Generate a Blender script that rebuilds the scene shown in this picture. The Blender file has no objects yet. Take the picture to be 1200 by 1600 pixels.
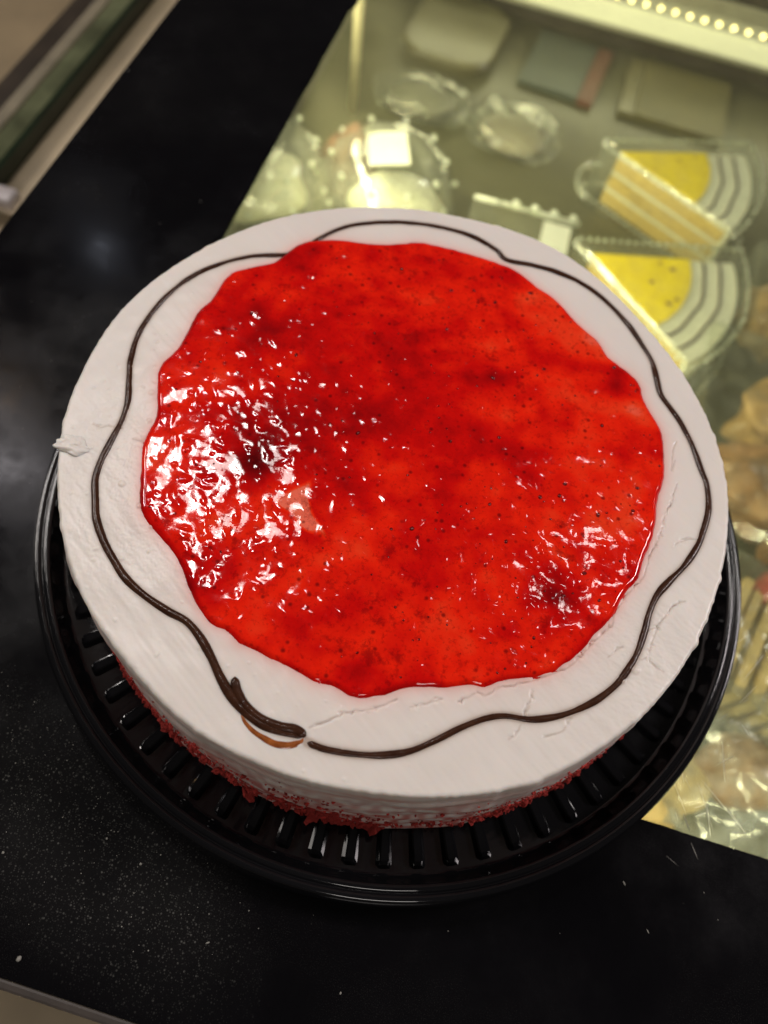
import bpy, bmesh, math, random
import numpy as np
from mathutils import Matrix, Vector, noise as mnoise
random.seed(7)
rng = np.random.default_rng(11)
SC = bpy.context.scene
COL = SC.collection
R = math.radians

# ------------------------------------------------------------------ camera
ZT = 0.059                                   # height of the cake's top above the counter glass
cam_data = bpy.data.cameras.new('camera')
cam = bpy.data.objects.new('camera', cam_data); COL.objects.link(cam)
cam_data.sensor_fit = 'VERTICAL'; cam_data.sensor_height = 32.0; cam_data.sensor_width = 24.0
cam_data.lens = 1134.0 / 1600.0 * 32.0
cam_data.clip_start = 0.01; cam_data.clip_end = 60
cam.matrix_world = Matrix.Translation((-0.00205, -0.1366, 0.2121 + ZT)) @ Matrix.Rotation(R(27.0), 4, 'X') @ Matrix.Rotation(R(13.07), 4, 'Z')
cam_data.dof.use_dof = True
cam_data.dof.focus_distance = 0.230
cam_data.dof.aperture_fstop = cam_data.lens / 3.9      # 3.9 mm pupil, a phone lens
cam_data.dof.aperture_blades = 0
SC.camera = cam

# ------------------------------------------------------------------ world and exposure
world = bpy.data.worlds.new('World'); SC.world = world; world.use_nodes = True
bg = world.node_tree.nodes['Background']
bg.inputs[0].default_value = (1.0, 0.90, 0.80, 1); bg.inputs[1].default_value = 0.025
SC.view_settings.view_transform = 'Standard'; SC.view_settings.look = 'None'
SC.view_settings.exposure = 0.25; SC.view_settings.gamma = 1.0
try: SC.view_settings.use_curve_mapping = False
except Exception: pass
SC.cycles.transparent_max_bounces = 24
SC.cycles.max_bounces = 10
SC.cycles.use_denoising = True
SC.cycles.sample_clamp_indirect = 6.0
SC.cycles.blur_glossy = 0.3

# ------------------------------------------------------------------ shop ceiling lamps and added fill lamps
def area(name, loc, target, sx, sy, power, col):
    d = bpy.data.lights.new(name, 'AREA'); d.shape = 'RECTANGLE'; d.size = sx; d.size_y = sy
    d.energy = power; d.color = col
    o = bpy.data.objects.new(name, d); COL.objects.link(o); o.location = loc
    o.rotation_euler = (Vector(target) - Vector(loc)).to_track_quat('-Z', 'Y').to_euler()
    return o
area('ceiling_or_fill_lamp', (-0.62, 0.93, 2.06), (0, 0, 0.05), 0.28, 0.38, 5, (1.0, 0.93, 0.88))
area('ceiling_tube', (-0.66, 0.90, 2.03), (0, 0, 0.05), 0.07, 0.24, 4, (1.0, 0.94, 0.90))
area('ceiling_or_fill_lamp', (0.74, 0.98, 2.1), (0, 0, 0.05), 0.13, 0.11, 0.9, (1.0, 0.93, 0.88))
area('ceiling_or_fill_lamp', (-1.32, 0.90, 2.0), (0, 0, 0.05), 0.16, 0.34, 1.6, (1.0, 0.93, 0.96))
area('ceiling_or_fill_lamp', (-2.3, 0.6, 1.9), (0, 0, 0.05), 0.7, 0.5, 23, (1.0, 0.92, 0.86))  # added fill from the left, kept clear of the counter's reflections
area('ceiling_or_fill_lamp', (2.2, 0.9, 1.9), (0, 0, 0.05), 0.7, 0.5, 33, (1.0, 0.90, 0.90))  # added fill from the right, kept clear of the counter's reflections
area('ceiling_or_fill_lamp', (0.6, -2.4, 2.0), (0, 0, 0.05), 0.8, 0.6, 11, (1.0, 0.93, 0.88))  # added fill behind the camera, lifts the cake front and floor

def small_lamp(loc, power, col, r=0.03):
    d = bpy.data.lights.new('small_ceiling_spot', 'POINT'); d.energy = power; d.color = col; d.shadow_soft_size = r
    o = bpy.data.objects.new('small_ceiling_spot', d); COL.objects.link(o); o.location = loc
small_lamp((-1.36, 1.90, 2.0), 0.5, (0.80, 0.85, 1.0))
small_lamp((-1.41, 1.13, 2.0), 0.6, (1.0, 0.62, 0.28))

# ------------------------------------------------------------------ traced sizes, millimetres on the cake's top (cake axis = origin)
JELLY = [(-53.1, 82.1), (-43.2, 85.6), (-32.6, 87.2), (-22.1, 90.2), (-12.6, 94.4), (-1.0, 94.9), (4.7, 94.5), (19.2, 93.2), (28.3, 90.7), (37.9, 84.8), (44.8, 81.1), (54.3, 71.4), (63.2, 64.5), (67.9, 57.9), (76.5, 52.5), (80.9, 47.4), (81.9, 42.5), (85.5, 36.1), (89.6, 28.9), (90.8, 20.0), (91.1, 9.7), (89.3, 0.4), (88.5, -10.7), (86.6, -19.5), (84.5, -26.1), (83.8, -31.0), (80.2, -36.4), (75.2, -47.3), (70.8, -53.3), (66.7, -60.2), (59.3, -67.8), (52.9, -71.5), (44.2, -74.5), (39.4, -77.6), (34.2, -78.2), (28.1, -80.4), (18.8, -82.4), (14.6, -84.1), (8.8, -87.3), (2.9, -89.4), (-1.6, -88.8), (-5.7, -87.5), (-9.5, -87.8), (-15.0, -86.4), (-20.7, -84.6), (-24.6, -84.1), (-28.9, -82.6), (-35.0, -81.7), (-38.9, -79.0), (-43.9, -78.2), (-49.0, -74.5), (-53.8, -69.4), (-57.5, -64.4), (-62.7, -58.5), (-70.3, -53.2), (-75.4, -49.3), (-78.6, -43.8), (-81.4, -35.6), (-84.3, -25.7), (-84.6, -18.8), (-84.2, -12.5), (-86.9, -4.3), (-89.8, 6.7), (-86.8, 16.0), (-85.9, 23.8), (-85.1, 34.6), (-82.4, 40.6), (-81.5, 47.7), (-79.1, 56.2), (-71.3, 62.1), (-65.2, 66.4), (-61.7, 73.2), (-57.8, 79.1)]
CHOC = [(-8.4, -104.6), (-2.7, -105.3), (6.3, -104.7), (13.4, -103.3), (20.3, -100.7), (27.0, -96.2), (33.7, -91.0), (40.6, -86.7), (46.1, -84.8), (53.8, -84.1), (60.8, -81.7), (66.8, -78.4), (72.9, -73.8), (78.4, -67.9), (82.1, -61.7), (84.7, -55.7), (86.5, -48.9), (87.9, -42.1), (90.2, -35.5), (94.3, -29.3), (99.2, -22.5), (103.5, -14.2), (105.4, -8.1), (106.8, -1.9), (107.3, 3.3), (106.6, 11.0), (104.9, 15.9), (101.1, 26.7), (95.7, 36.9), (89.4, 45.2), (87.5, 51.4), (85.2, 60.4), (80.0, 69.2), (73.1, 78.4), (63.7, 87.2), (54.0, 93.0), (44.2, 95.7), (34.3, 96.2), (23.4, 96.0), (18.3, 100.3), (7.4, 104.7), (-4.9, 105.6), (-18.1, 103.9), (-28.9, 101.1), (-38.7, 96.8), (-45.4, 91.6), (-50.5, 85.4), (-55.3, 78.4), (-60.3, 72.9), (-64.3, 70.6), (-72.9, 67.5), (-81.9, 61.8), (-90.7, 53.2), (-96.5, 43.1), (-100.4, 31.3), (-101.9, 19.1), (-100.8, 8.4), (-98.2, -0.6), (-95.5, -9.0), (-94.6, -17.3), (-95.0, -26.5), (-95.3, -33.7), (-94.6, -40.4), (-91.8, -47.5), (-88.9, -53.9), (-84.2, -60.2), (-79.0, -65.4), (-73.6, -70.1), (-66.3, -74.0), (-58.6, -76.9), (-52.1, -78.7), (-47.1, -82.0), (-41.8, -87.2), (-36.7, -93.1), (-32.2, -97.3), (-27.2, -100.4), (-21.9, -102.6), (-16.7, -103.4), (-12.4, -103.4), (-9.9, -103.3)]
CHOC_TAIL = [(-33.2, -91.5), (-32.4, -93.6), (-30.7, -96.0), (-27.8, -98.7), (-22.9, -101.1), (-17.0, -102.1), (-12.8, -101.9), (-10.4, -102.6), (-9.2, -103.2)]
CARAMEL = [(-28.7, -100.8), (-25.8, -103.0), (-22.2, -104.7), (-19.3, -105.3), (-16.9, -105.8), (-13.7, -105.5), (-10.7, -104.3), (-9.5, -103.4), (-9.7, -105.4), (-12.0, -107.2), (-15.2, -108.1), (-18.8, -107.8), (-21.8, -106.7), (-24.8, -105.3), (-27.7, -102.9)]
CRACKS = [
   [(-8.9, -100.6), (-6.5, -99.0), (-4.1, -97.4), (-1.7, -95.5), (0.8, -94.0), (4.6, -92.8), (7.7, -91.3), (11.1, -89.3), (13.9, -87.1)] ,
   [(18.0, -88.6), (21.9, -86.8), (26.8, -84.1)] ,
   [(31.6, -84.0), (34.2, -82.1), (37.1, -79.8), (38.8, -80.4), (40.2, -79.7), (42.3, -77.7), (44.4, -76.2), (46.9, -75.6), (49.3, -74.3), (53.0, -72.5), (56.2, -70.7), (60.5, -67.9), (63.3, -66.1), (65.5, -63.5), (68.2, -59.6), (71.6, -54.8), (73.8, -52.0), (76.1, -49.3), (76.2, -47.1), (76.9, -44.3), (80.9, -37.1), (84.3, -32.0), (85.7, -29.8), (86.6, -24.9), (88.0, -20.5), (90.2, -14.4), (91.4, -9.2), (92.4, -3.9), (94.3, -0.1), (95.1, 4.5), (96.0, 8.4)] ,
   [(95.1, 18.1), (94.0, 13.5), (94.3, 21.8), (95.4, 26.2)] ,
   [(99.3, -35.5), (96.8, -36.8), (95.1, -38.8), (93.1, -42.1), (91.1, -45.7), (89.5, -47.1), (87.7, -47.8)] ,
   [(91.1, -45.7), (90.0, -48.7), (89.2, -51.0), (88.5, -54.4), (87.4, -57.3)] ,
   [(84.0, -58.6), (86.0, -58.3), (87.4, -57.3), (89.5, -58.7), (91.2, -59.9), (93.0, -60.5)] ,
   [(75.4, -60.0), (77.2, -57.7), (79.8, -55.4)] ,
   [(51.7, -83.2), (52.5, -81.3), (52.7, -79.7), (53.4, -75.7)] ,
   [(52.3, -79.8), (51.5, -84.7), (50.6, -86.8), (50.1, -88.8), (47.9, -91.1)] ,
   [(66.0, -80.5), (64.8, -82.3), (63.5, -85.2), (60.8, -86.8), (58.0, -88.3)] ,
   [(95.3, -16.0), (97.9, -13.9), (100.8, -12.2), (103.5, -12.0)] ,
   [(-93.3, -20.9), (-97.9, -20.3), (-100.0, -21.7), (-103.1, -21.0)] ,
   [(-88.5, -23.2), (-85.4, -23.4), (-83.8, -24.2)] ,
]
RIM = [(-179.7, 114.5), (-170.9, 115.5), (-163.5, 114.6), (-156.3, 114.7), (-148.3, 114.8), (-140.5, 115.1), (-132.0, 114.8), (-121.7, 113.7), (-116.7, 115.4), (-108.7, 115.3), (-100.4, 114.8), (-94.8, 114.8), (-86.7, 114.5), (-77.8, 114.7), (-68.8, 115.7), (-59.4, 116.5), (-48.0, 115.1), (-41.7, 115.5), (-29.8, 114.7), (-19.4, 114.3), (-10.5, 114.2), (1.0, 114.8), (7.4, 115.5), (19.5, 114.6), (33.1, 113.9), (45.3, 113.1), (60.7, 116.5), (74.4, 117.6), (85.3, 114.9), (98.9, 114.7), (110.9, 114.4), (125.8, 114.7), (138.5, 114.4), (147.5, 114.2), (156.9, 115.0), (167.4, 115.7)]
BLOT = [(-47.8, -15.7, 10.7, 11.3, 0.36), (-47.1, -21.9, 5.8, 5.9, 0.28), (-36.6, 0.8, 18.0, 16.5, 0.1), (-6.9, 17.6, 34.0, 33.0, 0.19), (-55.8, 33.2, 24.0, 19.8, 0.12), (55.5, -44.0, 7.6, 6.6, 0.34), (1.3, -82.0, 5.4, 5.0, 0.3), (-57.8, 73.0, 12.0, 9.0, 0.22), (19.8, -30.1, 20.1, 19.7, 0.06), (-13.3, -21.7, 13.4, 9.8, 0.1), (55.9, 66.6, 28.5, 24.3, -0.12), (77.8, 35.7, 4.5, 4.4, -0.16), (78.8, -7.5, 11.2, 24.6, -0.12), (33.5, -64.3, 24.0, 11.0, -0.07), (-9.0, 66.8, 33.5, 9.8, -0.06), (48.5, 51.5, 8.9, 7.4, 0.08), (-77.9, -8.1, 8.9, 19.7, -0.03), (71.2, 45.8, 6.0, 6.6, 0.12), (4.6, -60.8, 12.0, 11.0, -0.05)]
PATCH = (-26.7, -36.6, -0.779)
FLICK = (-107.8, -30.6, 0.0)
SPECKS = [(-80.3, -177.1, 0.8, 1.3, 1.2), (18.8, -167.0, 0.35, 1.5, 1.4), (107.5, -117.4, 0.35, 2.6, 2.2), (116.4, -130.3, 0.22, 4, 2.2), (-97.3, -150.5, 0.5, 1, 0), (-53.6, -144.8, 0.5, 1, 0), (135.8, -114.6, 0.2, 2, 2), (-200.3, 238.7, 0.5, 1, 0), (49.6, -143.6, 0.2, 1, 0), (132.3, -102.0, 0.22, 16, -1.1), (129.2, -93.0, 0.25, 14, -1.15), (143.4, -51.7, 0.12, 24, 0.75), (152.4, -43.3, 0.12, 20, 0.7), (128.0, -76.6, 0.1, 60, -1.05), (124.3, -106.8, 0.1, 30, -0.5)]
SCRATCH = [(153.8, -40.4, 8.3, 0.87), (126.1, -83.0, 11.8, -1.13), (136.6, -85.8, 13.1, -1.22), (142.9, -83.9, 11.3, -0.74), (143.6, -68.4, 7.0, -1.51), (127.8, -76.6, 4.5, -1.29), (144.4, -67.7, 4.6, 0.61), (152.4, -54.5, 2.6, -0.95), (137.8, -90.1, 6.4, -1.45), (152.4, -17.5, 7.9, 0.67), (157.2, -27.8, 7.8, 0.95), (126.0, -91.6, 2.2, -1.17), (148.8, -89.0, 8.8, -0.85), (134.0, -86.6, 2.0, 0.44), (135.0, -89.1, 1.9, 0.5)]


# ------------------------------------------------------------------ helpers
def link(name, me, mat=None, parent=None, smooth=False):
    o = bpy.data.objects.new(name, me); COL.objects.link(o)
    if mat is not None and not me.materials: me.materials.append(mat)
    if parent is not None: o.parent = parent
    if smooth:
        me.polygons.foreach_set('use_smooth', [True] * len(me.polygons))
    return o
def thing(name, label, cat, loc=(0, 0, 0), rotz=0.0, group=None):
    o = bpy.data.objects.new(name, None); COL.objects.link(o)
    o.empty_display_size = 0.02
    o.location = loc; o.rotation_euler = (0, 0, rotz)
    tag(o, label, cat, group); return o
def tag(o, label=None, cat=None, group=None, kind=None):
    if label: o['label'] = label
    if cat: o['category'] = cat
    if group: o['group'] = group
    if kind: o['kind'] = kind
    return o
def from_np(name, verts, faces):
    me = bpy.data.meshes.new(name)
    verts = np.asarray(verts, np.float32); faces = np.asarray(faces, np.int32)
    n, k = faces.shape
    me.vertices.add(len(verts)); me.vertices.foreach_set('co', verts.ravel())
    me.loops.add(n * k); me.loops.foreach_set('vertex_index', faces.ravel())
    me.polygons.add(n); me.polygons.foreach_set('loop_start', np.arange(0, n * k, k, dtype=np.int32))
    me.update(calc_edges=True); me.validate(); return me
def set_attr(me, name, vals):
    a = me.attributes.new(name, 'FLOAT', 'POINT'); a.data.foreach_set('value', np.asarray(vals, np.float32))
def mesh_bm(name, bm):
    bmesh.ops.recalc_face_normals(bm, faces=bm.faces)
    me = bpy.data.meshes.new(name); bm.to_mesh(me); bm.free(); return me
def bm_box(bm, x0, x1, y0, y1, z0, z1, bev=0.0):
    r = bmesh.ops.create_cube(bm, size=1.0); vs = r['verts']
    for v in vs:
        v.co = Vector(((x0 + x1) / 2 + v.co.x * (x1 - x0), (y0 + y1) / 2 + v.co.y * (y1 - y0), (z0 + z1) / 2 + v.co.z * (z1 - z0)))
    if bev > 0:
        es = list({e for v in vs for e in v.link_edges})
        bmesh.ops.bevel(bm, geom=es, offset=bev, segments=2, affect='EDGES', profile=0.5)
def box_part(name, mat, parent, x0, x1, y0, y1, z0, z1, bev=0.0, smooth=False):
    bm = bmesh.new(); bm_box(bm, x0, x1, y0, y1, z0, z1, bev); return link(name, mesh_bm(name, bm), mat, parent, smooth)
def prism(bm, pts, z0, z1, inset_top=0.0):
    n = len(pts); c = (sum(p[0] for p in pts) / n, sum(p[1] for p in pts) / n)
    lo = [bm.verts.new((p[0], p[1], z0)) for p in pts]
    hi = [bm.verts.new((p[0] + (c[0] - p[0]) * inset_top, p[1] + (c[1] - p[1]) * inset_top, z1)) for p in pts]
    for i in range(n): bm.faces.new((lo[i], lo[(i + 1) % n], hi[(i + 1) % n], hi[i]))
    bm.faces.new(hi); bm.faces.new(lo[::-1])
def lathe(name, prof, seg):
    a = np.linspace(0, 2 * np.pi, seg, endpoint=False); P = np.array(prof); m = len(P)
    V = np.stack([np.outer(P[:, 0], np.cos(a)), np.outer(P[:, 0], np.sin(a)), np.repeat(P[:, 1:2], seg, 1)], -1).reshape(-1, 3)
    i, j = np.meshgrid(np.arange(m - 1), np.arange(seg), indexing='ij'); j2 = (j + 1) % seg
    F = np.stack([i * seg + j, i * seg + j2, (i + 1) * seg + j2, (i + 1) * seg + j], -1).reshape(-1, 4)
    return from_np(name, V, F)
def tube(name, pts, rad, seg=8, flat=1.0, jitter=0.0, caps=True):
    """swept tube; pts list of Vector, rad float or list"""
    n = len(pts); V = []; F = []
    for i in range(n):
        t = (pts[min(i + 1, n - 1)] - pts[max(i - 1, 0)]).normalized()
        s = t.cross(Vector((0, 0, 1)));  s = s.normalized() if s.length > 1e-5 else Vector((1, 0, 0))
        u = s.cross(t).normalized(); r = rad[i] if hasattr(rad, '__len__') else rad
        for k in range(seg):
            a = 2 * math.pi * k / seg; rr = r * (1 + jitter * random.uniform(-1, 1))
            V.append(pts[i] + s * (math.cos(a) * rr) + u * (math.sin(a) * rr * flat))
    for i in range(n - 1):
        for k in range(seg):
            k2 = (k + 1) % seg; F.append((i * seg + k, i * seg + k2, (i + 1) * seg + k2, (i + 1) * seg + k))
    me = bpy.data.meshes.new(name)
    if caps: F += [tuple(range(seg))[::-1], tuple((n - 1) * seg + k for k in range(seg))]
    me.from_pydata([tuple(v) for v in V], [], F); me.update(); return me
def blob_mesh(name, seed, rough=0.25, sub=1, freq=1.6, sc=(1, 1, 1)):
    bm = bmesh.new(); bmesh.ops.create_icosphere(bm, subdivisions=sub, radius=1.0)
    for v in bm.verts:
        f = 1 + rough * mnoise.noise(v.co * freq + Vector((seed * 7.3, seed * 3.1, 1.7)))
        v.co = Vector((v.co.x * f * sc[0], v.co.y * f * sc[1], v.co.z * f * sc[2]))
    return mesh_bm(name, bm)
def field(seed, wl, aniso=1.0, ang=0.0, n=512, bw=0.45):
    """band-passed tiling noise; wl in metres; returns sampler(x,y) with unit variance"""
    g = np.random.default_rng(seed).standard_normal((n, n)); sp = wl / 8.0
    k = np.fft.fftfreq(n, d=sp); kx, ky = np.meshgrid(k, k, indexing='xy')
    c, s = math.cos(ang), math.sin(ang); a = (c * kx + s * ky) * aniso; b = -s * kx + c * ky
    kk = np.hypot(a, b) * wl
    H = np.exp(-((kk - 1.0) / bw) ** 2)
    f = np.real(np.fft.ifft2(np.fft.fft2(g) * H)); f /= f.std()
    def samp(x, y):
        u = np.asarray(x) / sp + n * 4; v = np.asarray(y) / sp + n * 4
        i = np.floor(u).astype(int); j = np.floor(v).astype(int); fu = u - i; fv = v - j
        i0, i1, j0, j1 = i % n, (i + 1) % n, j % n, (j + 1) % n
        return (f[j0, i0] * (1 - fu) + f[j0, i1] * fu) * (1 - fv) + (f[j1, i0] * (1 - fu) + f[j1, i1] * fu) * fv
    return samp
def smooth_poly(P, closed, step=0.0006):
    """Catmull-Rom resample"""
    P = [np.array(p, float) / 1000 for p in P]; n = len(P); out = []
    for i in range(n if closed else n - 1):
        if closed: p0, p1, p2, p3 = P[i - 1], P[i], P[(i + 1) % n], P[(i + 2) % n]
        else: p0, p1, p2, p3 = P[max(i - 1, 0)], P[i], P[i + 1], P[min(i + 2, n - 1)]
        m = max(2, int(np.linalg.norm(p2 - p1) / step))
        for k in range(m):
            t = k / m
            out.append(0.5 * ((2 * p1) + (p2 - p0) * t + (2 * p0 - 5 * p1 + 4 * p2 - p3) * t * t + (3 * p1 - p0 - 3 * p2 + p3) * t ** 3))
    if not closed: out.append(P[-1])
    return np.array(out)
def seg_dist(x, y, P, closed=False):
    d = np.full(x.shape, 1e9); n = len(P)
    for i in range(n if closed else n - 1):
        a, b = P[i], P[(i + 1) % n]; e = b - a; L = e @ e + 1e-18
        t = np.clip(((x - a[0]) * e[0] + (y - a[1]) * e[1]) / L, 0, 1)
        d = np.minimum(d, (x - a[0] - t * e[0]) ** 2 + (y - a[1] - t * e[1]) ** 2)
    return np.sqrt(d)
def inside(x, y, P):
    c = np.zeros(x.shape, bool); n = len(P)
    for i in range(n):
        a, b = P[i], P[(i + 1) % n]
        hit = ((a[1] > y) != (b[1] > y)) & (x < (b[0] - a[0]) * (y - a[1]) / (b[1] - a[1] + 1e-18) + a[0])
        c ^= hit
    return c

# ------------------------------------------------------------------ materials
class NT:
    def __init__(self, name):
        self.m = bpy.data.materials.new(name); self.m.use_nodes = True
        self.t = self.m.node_tree; self.b = self.t.nodes['Principled BSDF']; self.out = self.t.nodes['Material Output']
    def n(self, typ, **kw):
        x = self.t.nodes.new(typ)
        for k, v in kw.items():
            if k in x.inputs: x.inputs[k].default_value = v
            else: setattr(x, k, v)
        return x
    def l(self, a, b): self.t.links.new(a, b)
    def coord(self): return self.n('ShaderNodeTexCoord').outputs['Object']
    def noise(self, scale, detail=4, rough=0.55, vec=None):
        x = self.n('ShaderNodeTexNoise'); x.inputs['Scale'].default_value = scale; x.inputs['Detail'].default_value = detail; x.inputs['Roughness'].default_value = rough
        self.l(vec or self.coord(), x.inputs['Vector']); return x.outputs[0]
    def ramp(self, fac, stops):
        x = self.n('ShaderNodeValToRGB'); e = x.color_ramp.elements
        while len(e) < len(stops): e.new(0.5)
        for q, (p, c) in zip(e, stops): q.position = p; q.color = (*c, 1) if len(c) == 3 else c
        self.l(fac, x.inputs[0]); return x.outputs[0]
    def bump(self, h, strength, dist, prev=None):
        x = self.n('ShaderNodeBump'); x.inputs['Strength'].default_value = strength; x.inputs['Distance'].default_value = dist
        self.l(h, x.inputs['Height'])
        if prev is not None: self.l(prev, x.inputs['Normal'])
        return x.outputs[0]
    def mul(self, a, b, op='MULTIPLY'):
        x = self.n('ShaderNodeMath'); x.operation = op
        for i, v in enumerate((a, b)):
            if isinstance(v, (int, float)): x.inputs[i].default_value = v
            else: self.l(v, x.inputs[i])
        return x.outputs[0]
    def mix(self, fac, a, b):
        x = self.n('ShaderNodeMix'); x.data_type = 'RGBA'
        for s, v in ((x.inputs['Factor'], fac), (x.inputs[6], a), (x.inputs[7], b)):
            if isinstance(v, tuple): s.default_value = (*v, 1) if len(v) == 3 else v
            elif isinstance(v, (int, float)): s.default_value = v
            else: self.l(v, s)
        return x.outputs[2]
    def attr(self, name):
        x = self.n('ShaderNodeAttribute'); x.attribute_name = name; return x.outputs['Fac']
    def set(self, **kw):
        for k, v in kw.items():
            k = k.replace('_', ' '); self.b.inputs[k].default_value = (*v, 1) if isinstance(v, tuple) and len(v) == 3 and k != 'Subsurface Radius' else v
        return self

def simple(name, c, rough=0.5, var=0.12, scale=60, bump=0.0, bdist=0.0005, **kw):
    t = NT(name); f = t.noise(scale, 4)
    lo = tuple(max(0, v * (1 - var)) for v in c); hi = tuple(min(1, v * (1 + var)) for v in c)
    t.l(t.ramp(f, [(0.3, lo), (0.7, hi)]), t.b.inputs['Base Color'])
    t.set(Roughness=rough, **kw)
    if bump: t.l(t.bump(t.noise(scale * 3, 3), bump, bdist), t.b.inputs['Normal'])
    return t.m

def mat_cream():
    t = NT('whipped_cream')
    base = t.ramp(t.noise(35, 3), [(0.3, (0.81, 0.755, 0.695)), (0.7, (0.85, 0.795, 0.735))])
    c = t.mix(t.attr('stain'), base, (0.86, 0.30, 0.25))
    c = t.mix(t.attr('blush'), c, (0.66, 0.33, 0.28))
    c = t.mix(t.attr('crumbstain'), c, (0.50, 0.08, 0.06))
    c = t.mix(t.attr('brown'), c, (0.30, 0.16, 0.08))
    t.l(c, t.b.inputs['Base Color'])
    t.set(Roughness=0.34, Subsurface_Weight=0.5, Subsurface_Scale=0.0024, Subsurface_Radius=(1.0, 0.7, 0.5))
    t.b.inputs['Specular IOR Level'].default_value = 0.42
    t.l(t.bump(t.noise(900, 2), 0.06, 0.0004), t.b.inputs['Normal'])
    return t.m
def mat_jelly():
    t = NT('strawberry_jelly')
    f1 = t.noise(24, 6, 0.65); f2 = t.noise(150, 5, 0.7)
    th = t.mul(t.attr('thick'), t.mul(t.mul(t.mul(f1, 0.46), t.mul(f2, 0.26), 'ADD'), 0.09, 'ADD'), 'ADD')      # ~0.45 + thick
    c = t.ramp(th, [(0.10, (0.92, 0.17, 0.10)), (0.24, (0.93, 0.055, 0.014)), (0.40, (0.90, 0.018, 0.004)), (0.56, (0.66, 0.004, 0.003)), (0.80, (0.27, 0.001, 0.003)), (1.0, (0.09, 0.001, 0.002))])
    # dark pips and pulp flecks inside the jelly
    v = t.n('ShaderNodeTexVoronoi'); v.inputs['Scale'].default_value = 260; t.l(t.coord(), v.inputs['Vector'])
    dots = t.ramp(v.outputs['Distance'], [(0.10, (1, 1, 1)), (0.24, (0, 0, 0))])
    sel = t.ramp(v.outputs['Color'], [(0.52, (0, 0, 0)), (0.58, (1, 1, 1))])
    fl = t.ramp(t.noise(520, 4, 0.75), [(0.54, (0, 0, 0)), (0.66, (1, 1, 1))])
    pulp = t.mul(t.ramp(t.noise(190, 5, 0.7), [(0.55, (0, 0, 0)), (0.65, (1, 1, 1))]), t.ramp(t.noise(30, 2), [(0.40, (0.1,) * 3), (0.60, (1,) * 3)]))
    c = t.mix(t.mul(t.mul(dots, sel), 0.75), c, (0.13, 0.002, 0.003))
    c = t.mix(t.mul(fl, 0.50), c, (0.30, 0.002, 0.003))
    c = t.mix(t.mul(pulp, 0.60), c, (0.24, 0.002, 0.003))
    t.l(c, t.b.inputs['Base Color'])
    t.set(Roughness=0.075, IOR=1.46, Subsurface_Weight=0.18, Subsurface_Scale=0.002, Subsurface_Radius=(1.0, 0.12, 0.06))
    nb = t.bump(t.noise(330, 2, 0.5), 0.05, 0.0010)
    t.l(nb, t.b.inputs['Normal'])
    return t.m
def mat_choc():
    t = NT('chocolate_gel')
    t.l(t.ramp(t.noise(250, 3), [(0.3, (0.034, 0.012, 0.006)), (0.7, (0.062, 0.024, 0.012))]), t.b.inputs['Base Color'])
    t.set(Roughness=0.20); t.b.inputs['Specular IOR Level'].default_value = 0.32; t.l(t.bump(t.noise(800, 3), 0.40, 0.0004), t.b.inputs['Normal']); return t.m
def mat_caramel():
    t = NT('thin_chocolate_smear')
    t.l(t.ramp(t.noise(300, 3), [(0.3, (0.16, 0.035, 0.008)), (0.7, (0.42, 0.13, 0.03))]), t.b.inputs['Base Color'])
    t.set(Roughness=0.15); return t.m
def mat_black_plastic():
    t = NT('black_plastic'); t.set(Base_Color=(0.006, 0.006, 0.007), IOR=1.49)
    t.l(t.ramp(t.noise(55, 5, 0.65), [(0.35, (0.05,) * 3), (0.75, (0.13,) * 3)]), t.b.inputs['Roughness'])
    t.l(t.bump(t.noise(130, 2), 0.05, 0.0010), t.b.inputs['Normal']); return t.m
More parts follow.
